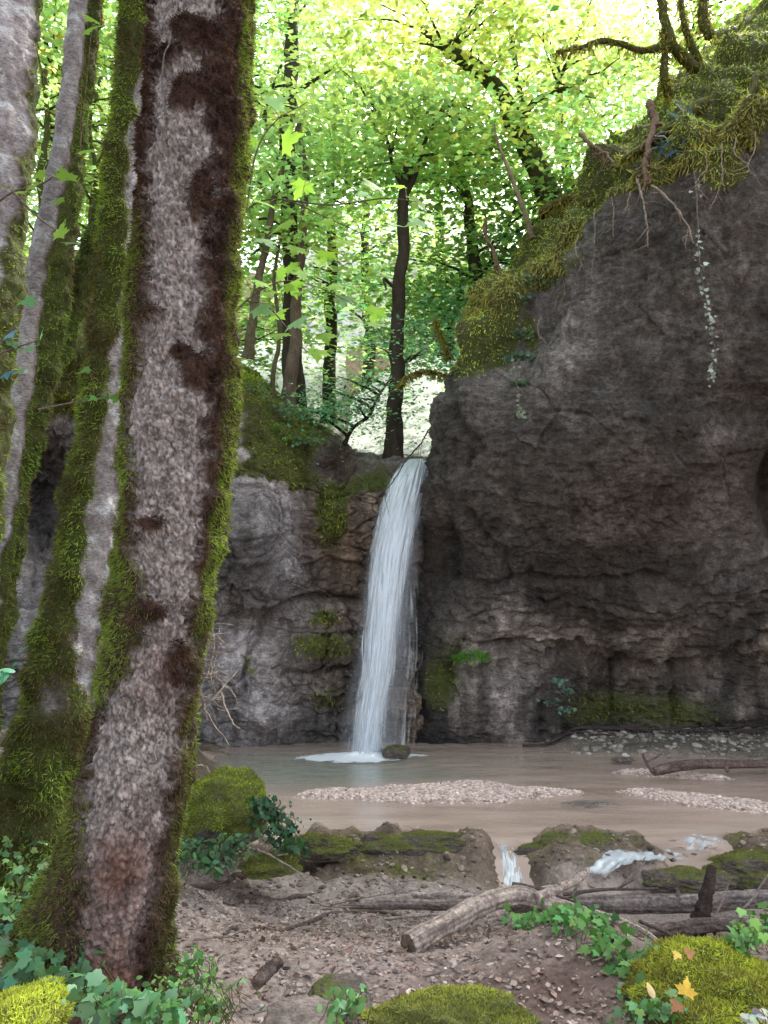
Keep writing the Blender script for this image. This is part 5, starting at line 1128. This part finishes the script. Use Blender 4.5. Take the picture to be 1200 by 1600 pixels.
# hanging vines and roots on the right cliff
def hang(name, label, cat, pts, w0, w1, seed, leaf=None, twist=.01, tintc=(.8, .7, .6, 0), side=0):
    r = np.random.default_rng(seed); p = smooth_path(np.array([A(*q) for q in pts]), 50); p += np.cumsum(r.normal(size=p.shape)*twist*.25, 0)*np.array([1, .3, .3])
    o = thing(name, label, cat, p[0]); g = Geo(); add_tube(g, p, np.linspace(w0, w1, 50), 6, tintc, .3, seed, 12)
    for _ in range(side):
        k = r.integers(8, 48); a = p[k]; b = a + np.array([r.normal()*.10, -.03, -abs(r.normal())*.16]); t = np.linspace(0, 1, 7)[:, None]; m = (a+b)/2+r.normal(size=3)*.04; add_tube(g, (1-t)**2*a+2*t*(1-t)*m+t*t*b, np.linspace(w1, w1*.4, 7), 4, tintc, cap=False)
    part('stem', g, M_DEAD, o)
    if leaf:
        n, sz, c = leaf; i = r.integers(4, 50, n); q = p[i]+r.normal(size=(n, 3))*.022; g = Geo(); inst(g, IVY, IVY_F, q, unit(np.array([0, -1, .4])+r.normal(size=(n, 3))*.5), r.normal(size=(n, 3))+np.array([0, 0, -1]), sz*r.uniform(.5, 1.2, n), var(c, n, r)); part('leaves', g, M_IVY, o)
    return o
hang('ivy_vine', 'long pale ivy vine hanging down the dark cliff at upper right', 'vine', [(1084,262,8.15),(1090,320,7.95),(1094,400,7.85),(1106,480,7.8),(1114,540,7.85),(1112,600,7.95)], .006, .003, 501, (70, .05, (.34, .38, .34)))
hang('ivy_vine', 'short vine dangling from the crest moss over the cliff left end', 'vine', [(800,555,9.0),(806,600,8.85),(812,640,8.8),(816,650,8.8)], .006, .003, 502, (30, .045, (.22, .26, .18)))
hang('hanging_root', 'forked pale root hanging below the crest, left of the long vine', 'root', [(1018,290,8.3),(1040,305,8.1),(1058,325,8.0),(1072,350,7.9),(1080,378,7.9)], .014, .005, 503, None, .015, (1.3, 1.1, .95, 0), 8)
hang('hanging_root', 'straight pale root hanging on the cliff below the crest roots', 'root', [(996,280,8.45),(1004,310,8.25),(1010,350,8.15),(1012,388,8.15)], .014, .005, 504, None, .012, (1.2, 1.05, .9, 0), 8)
hang('hanging_root', 'thin root dangling leftmost under the crest', 'root', [(985,300,8.55),(980,320,8.4),(974,335,8.35)], .010, .004, 505, None, .012, (1.1, .95, .8, 0), 3)
hang('hanging_root', 'thick twisted root rising out of the crest moss like a snag', 'root', [(1015,160,9.0),(1022,190,8.9),(1014,220,8.7),(1005,255,8.5),(998,285,8.4)], .05, .025, 506, None, .03, (.75, .55, .42, .2), 16)
hang('hanging_root', 'dry root tuft at the crest left of the snag', 'root', [(905,210,9.6),(925,228,9.4),(945,238,9.3),(960,262,9.1)], .03, .012, 507, None, .04, (.8, .6, .45, .2), 16)
hang('dead_branch', 'dark dead branches hanging over the lip of the fall', 'branch', [(672,668,10.2),(656,690,10.1),(630,722,10.0),(606,760,9.9),(592,772,9.85)], .012, .004, 508, None, .02, (.25, .2, .18, 0), 14)
hang('dead_branch', 'dead stem leaning on the crest, bare and pale, left of the leaning trunk', 'branch', [(832,372,10.6),(815,320,10.6),(795,270,10.7),(775,220,10.8),(771,195,10.8)], .04, .012, 509, None, .01, (1.0, .85, .6, .1), 5)
hang('dead_branch', 'crooked mossy snag standing on the crest below the dead stem', 'branch', [(782,440,10.2),(775,400,10.2),(764,370,10.2),(766,335,10.2)], .035, .015, 510, None, .02, (.7, .55, .35, .4), 8)

for k, (a, b, Y_, L) in enumerate(((868,452,9.35,40),(885,420,9.2,60),(905,392,8.95,44),(930,352,8.8,70),(955,335,8.7,36),(1100,262,8.1,50),(1128,250,8.0,76),(1150,240,7.95,40),(1180,232,7.9,56),(845,520,9.15,46))):
    rr = np.random.default_rng(540+k); o = hang('hanging_root', 'thin pale rootlet dangling with others like it along the mossy crest edge', 'root', [(a,b-26,Y_+.1),(a+rr.normal()*4,b,Y_-.05),(a+rr.normal()*9,b+L*.5,Y_-.18),(a+rr.normal()*14,b+L,Y_-.2)], .007, .003, 540+k, None, .012, (1.15, 1.0, .85, 0), 5); o['group'] = 'rootlets along the mossy crest'
# mossy fuzz on the cliff crest and the left bank (one ground cover)
r = np.random.default_rng(520); g = Geo()
Q, Nq, i, j = scatter(RCP, RCN, 95000, np.clip(RCM-.35, 0, 1)*(RCPX < 1300)*(RCPX > 640)*(RCPY > -60), r=r)
b = np.clip(.5+1.1*fbm(Q*2.2, 4, 521), 0, 1)[:, None]; cm = mix(np.array([.36, .35, .13]), np.array([.58, .72, .15]), b)
cm = mix(cm, np.array([.16, .18, .03]), (sstep(640, 680, RCPY[i, j])*.7)[:, None])
moss_blades(g, Q, Nq, r, .042, .24, np.clip(cm*(1+r.normal(size=(len(Q), 1))*.3), .005, 1), .9, spread=.8)
Q, Nq, i, j = scatter(RCP, RCN, 5000, np.exp(-((np.linspace(0, 12, RCP.shape[0])[:, None]+0*RCPX-9.15)/.35)**2)*(RCM > .6)*(RCPX < 1300), r=r)
moss_blades(g, Q, Nq, r, .11, .08, var((.42, .38, .13), len(Q), r), 1.6, spread=.6)
Q, Nq, i, j = scatter(RCP, RCN, 2600, (RCCREST > .7)*(RCPX < 1300)*(RCPY > -80), r=r)
moss_blades(g, Q, Nq, r, .10, .08, var((.46, .46, .13), len(Q), r), -.2, spread=.7)
solo('moss_carpet', g, M_MOSS, A(900, 400, 9), smooth=False, kind='stuff')
g = Geo(); Q, Nq, i, j = scatter(LCP, LCN, 34000, np.clip(LCM-.3, 0, 1)*(LCPX > -60)*(LCPX < 690), r=r)
b = np.clip(.5+1.1*fbm(Q*2.2, 4, 523), 0, 1)[:, None]; cm = mix(np.array([.20, .17, .07]), np.array([.33, .37, .07]), b)
cm = mix(cm, np.array([.50, .54, .05]), (np.maximum(gsp(LCPX[i, j], LCPY[i, j], 462, 1018, 24, 26), gsp(LCPX[i, j], LCPY[i, j], 395, 590, 40, 30)))[:, None])
cm = mix(cm, np.array([.13, .19, .035]), (gsp(LCPX[i, j], LCPY[i, j], 570, 745, 70, 60)*.8)[:, None])
moss_blades(g, Q, Nq, r, .045, .26, np.clip(cm*(1+r.normal(size=(len(Q), 1))*.25), .005, 1), .8, spread=.6)
solo('moss_carpet', g, M_MOSS, A(480, 700, 10.3), smooth=False, kind='stuff')

# mossy dead tree on the crest, upper right
def branchy(label, trunks, seed, name='tree'):
    r = np.random.default_rng(seed); o = thing(name, label, 'tree', A(*trunks[0][0][0])); g = Geo(); gm = Geo()
    for pts, w0, w1 in trunks:
        p = smooth_path(np.array([A(*q) for q in pts]), 40); p += .03*np.stack([fbm(p*3, 2, seed), 0*p[:, 0], fbm(p*3, 2, seed+1)], -1); add_tube(g, p, np.linspace(w0, w1, 40), 9, (.8, .7, .45, .6), .3, seed, 7)
        m = 420; ii = r.integers(0, 40, m); rr = np.linspace(w0, w1, 40)[ii][:, None]; d_ = rand_dirs(m, r); moss_blades(gm, p[ii]+d_*rr*.9+r.normal(size=(m, 3))*.02, d_, r, .08, .22, var((.26, .24, .06), m, r), 1.3)
    part('trunk', g, M_TANBARK, o); part('moss', gm, M_MOSS, o, smooth=False); return o
branchy('mossy leafless tree bending over the crest in the upper right corner', [([(1090,112,9.6),(1070,90,9.5),(1050,70,9.4),(1040,30,9.4),(1030,-20,9.4),(1020,-90,9.5)], .08, .05), ([(1052,72,9.4),(1000,78,9.3),(950,64,9.2),(905,72,9.1),(868,80,9.0)], .05, .018), ([(1046,150,9.5),(1038,120,9.4),(1040,80,9.4),(1036,50,9.4)], .06, .03), ([(1095,100,9.6),(1075,60,9.5),(1065,20,9.5),(1062,-30,9.5)], .05, .03), ([(1110,60,9.6),(1098,20,9.6),(1105,-20,9.6)], .07, .05)], 601)
branchy('mossy root arm reaching down over the crest at the right picture edge', [([(1185,120,8.7),(1170,150,8.5),(1160,175,8.35),(1168,205,8.1),(1178,225,8.0)], .05, .03), ([(1100,160,8.9),(1060,190,8.8),(1010,230,8.8),(970,250,8.9)], .07, .04)], 602, 'mossy_root')
branchy('mossy low branch stump at the crest beside the ivy crest moss', [([(845,330,10.2),(870,318,10.0),(900,312,9.8),(925,318,9.6)], .06, .05)], 603, 'mossy_root')
branchy('brownish mossy branch leaning out by the lip right of the forked trunk', [([(700,590,10.6),(670,580,10.6),(640,585,10.6),(625,600,10.6)], .03, .012), ([(705,560,10.8),(690,530,10.8),(680,500,10.9)], .025, .010)], 604, 'mossy_root')
# unseen right hand tree, added outside the picture so its crown shades the foreground
rt = thing('tree', 'unseen tall tree added outside the picture at right to shade the foreground', 'tree', (5.6, 5.2, -.2)); g = Geo(); p = smooth_path(np.array([(5.6, 5.2, -.4), (5.5, 5.3, 2.5), (5.3, 5.5, 5.5), (5.0, 5.7, 9)]), 40); add_tube(g, p, np.linspace(.22, .1, 40), 12, (1, 1, 1, .3), .15, 3, 4); part('trunk', g, M_BGBARK, rt)
overhead_crown(rt, p[-1], (3.4, 5.2, 9.9), (3.6, 2.3, 1.5), 60, 611)

# maple sprays in front of the stream
def spray(label, stems, leaves, size, colr, seed, Y, group='maple sprays hanging in front of the stream', face=(0, -.75, .75)):
    r = np.random.default_rng(seed); o = thing('maple_sapling', label, 'sapling', A(*stems[0][0]), group); g = Geo(); allp = []
    for pts in stems:
        p = smooth_path(np.array([A(*q) for q in pts]), 40); allp.append(p); add_tube(g, p, np.linspace(.006, .002, 40), 5, (.5, .45, .35, 0), .1)
    allp = np.concatenate(allp); P = np.array([A(a, b, Y+r.normal()*.18) for a, b in leaves])
    for q in P:
        a = allp[int(np.argmin(np.linalg.norm(allp-q, axis=1)))]; m = (a+q)/2+np.array([0, 0, .03]); t = np.linspace(0, 1, 7)[:, None]; add_tube(g, (1-t)**2*a+2*t*(1-t)*m+t*t*q, .0014, 4, (.7, .6, .3, 0), cap=False)
    part('stem', g, M_DEAD, o); n = len(P); g = Geo()
    inst(g, MAPLE, MAPLE_F, P, unit(np.array(face)+r.normal(size=(n, 3))*.32), np.array([0, -.6, -.3])+r.normal(size=(n, 3))*.7, size*r.uniform(.75, 1.2, n), np.clip(np.asarray(colr)*(1+r.normal(size=(n, 1))*.22)*np.concatenate([1+0*r.random((n, 1)), np.ones((n, 1)), 1+2.5*(r.random((n, 1)) < .18)], 1), .01, .9)); part('leaves', g, M_LEAF, o)
spray('upper maple spray of big toothed leaves right of the big trunk', [[(350,420,4.3),(385,330,4.3),(440,312,4.2),(510,340,4.2),(580,372,4.2)], [(385,330,4.3),(400,240,4.3),(430,190,4.3),(480,160,4.3)], [(440,312,4.2),(520,320,4.2),(600,310,4.1),(650,315,4.1)]],
    [(420,165),(465,185),(490,178),(440,225),(400,215),(505,270),(478,282),(590,296),(560,300),(632,290),(655,312),(615,322),(660,345),(612,350),(420,318),(455,345),(465,385),(512,392),(540,375),(410,372),(430,255),(395,290),(585,305),(520,345)], .135, (.34, .58, .07), 701, 4.2)
spray('lower maple spray of toothed leaves right of the big trunk', [[(345,520,4.4),(385,470,4.4),(440,440,4.4),(500,450,4.4),(560,480,4.3)], [(385,470,4.4),(420,480,4.4),(470,540,4.4),(495,560,4.4)]],
    [(420,455),(455,440),(490,470),(462,500),(545,482),(575,505),(540,462),(432,430),(497,545),(430,490),(410,440),(480,430),(505,520),(590,480),(400,480),(440,520),(380,430),(470,455),(515,445),(450,415),(490,405)], .115, (.30, .54, .07), 702, 4.4)
spray('maple sprig of light leaves crossing the pale trunks at the left edge', [[(-20,330,3.2),(20,300,3.2),(70,285,3.2),(125,240,3.3)], [(20,300,3.2),(60,340,3.2),(105,372,3.2)]], [(15,292),(60,288),(108,282),(125,236),(90,372),(112,378),(20,300),(70,270),(145,28),(130,50),(100,310)], .085, (.24, .42, .04), 703, 3.2)
spray('sprig of small teal leaves across the pale trunks lower on the left edge', [[(-20,560,3.2),(20,545,3.2),(60,532,3.2)]], [(18,541),(42,543),(62,530),(10,582),(30,578),(55,468),(15,520)], .07, (.12, .30, .12), 704, 3.2)
spray('pale sprig in front of the leaning mossy trunk', [[(60,640,3.5),(110,630,3.5),(165,622,3.5)]], [(130,622),(150,620),(170,618),(185,624),(140,575)], .05, (.12, .28, .06), 705, 3.5)
# two fallen yellow leaves on the mossy mound
def ground_leaf(label, px_, py_, Y, size, colr, N, Hd, T=MAPLE, TF=MAPLE_F):
    p = A(px_, py_, Y); g = Geo(); inst(g, T, TF, p[None], np.array([N], float), np.array([Hd], float), np.array([size]), np.asarray(colr)); solo('fallen_leaf', g, M_LITTER, p, label=label, cat='leaf')
ground_leaf('bright yellow fallen maple leaf on the mossy mound', 1072, 1556, 2.78, .066, (.60, .40, .06), (.1, -.8, .6), (.3, -.1, .9))
ground_leaf('brown fallen leaf under the bright yellow one on the mossy mound', 1062, 1566, 2.80, .048, (.30, .14, .07), (-.2, -.7, .6), (-.5, 0, -.6))
ground_leaf('two-toned tan fallen leaf at the end of the bent log', 1072, 1490, 3.1, .045, (.36, .17, .08), (.1, -.6, .7), (.9, 0, .3))
ground_leaf('small yellow fallen leaf touching the tan one near the log end', 1060, 1488, 3.08, .036, (.58, .42, .10), (-.1, -.7, .7), (-.4, .1, -.8))
ground_leaf('pale curled fallen leaf low on the left flank of the mossy mound', 1022, 1560, 2.95, .055, (.55, .42, .22), (.4, -.6, .6), (.1, .2, .9), OVAL, OVAL_F)
# ------------------------------------------------------------------ light, sky, camera
EL, AZ = math.radians(47), math.radians(38)      # sun high, behind and right of the fall (azimuth clockwise from +Y)
w = bpy.data.worlds.new('World'); scene.world = w; w.use_nodes = True
t = w.node_tree; bg = t.nodes['Background']
sk = t.nodes.new('ShaderNodeTexSky'); sk.sky_type = 'NISHITA'; sk.sun_disc = False
sk.sun_elevation = EL; sk.sun_rotation = AZ; sk.dust_density = 4; sk.air_density = 1.2
hs = t.nodes.new('ShaderNodeHueSaturation'); hs.inputs['Saturation'].default_value = .34; hs.inputs['Value'].default_value = 4.6
t.links.new(sk.outputs[0], hs.inputs['Color']); t.links.new(hs.outputs[0], bg.inputs[0]); bg.inputs[1].default_value = .15
sl = bpy.data.lights.new('sun', 'SUN'); sl.energy = 5; sl.angle = math.radians(.5); sl.color = (1, .95, .86)
so = bpy.data.objects.new('sun', sl); COL.objects.link(so)
from mathutils import Vector
sd = Vector((math.sin(AZ)*math.cos(EL), math.cos(AZ)*math.cos(EL), math.sin(EL)))
so.rotation_euler = sd.to_track_quat('Z', 'Y').to_euler(); so.location = sd*30
cd = bpy.data.cameras.new('camera'); co = bpy.data.objects.new('camera', cd); COL.objects.link(co)
cd.sensor_fit = 'VERTICAL'; cd.sensor_height = 32; cd.sensor_width = 24; cd.lens = 32*F_PX/1600
cd.clip_start = .05; cd.clip_end = 1500
co.location = (0, 0, CAM_Z); co.rotation_euler = (math.pi/2 + PITCH, 0, 0)
scene.camera = co
scene.view_settings.view_transform = 'Standard'; scene.view_settings.look = 'None'; scene.view_settings.exposure = 0
cy = scene.cycles
cy.max_bounces = 6; cy.diffuse_bounces = 3; cy.glossy_bounces = 2; cy.transmission_bounces = 4; cy.transparent_max_bounces = 12
cy.caustics_reflective = False; cy.caustics_refractive = False; cy.use_denoising = True
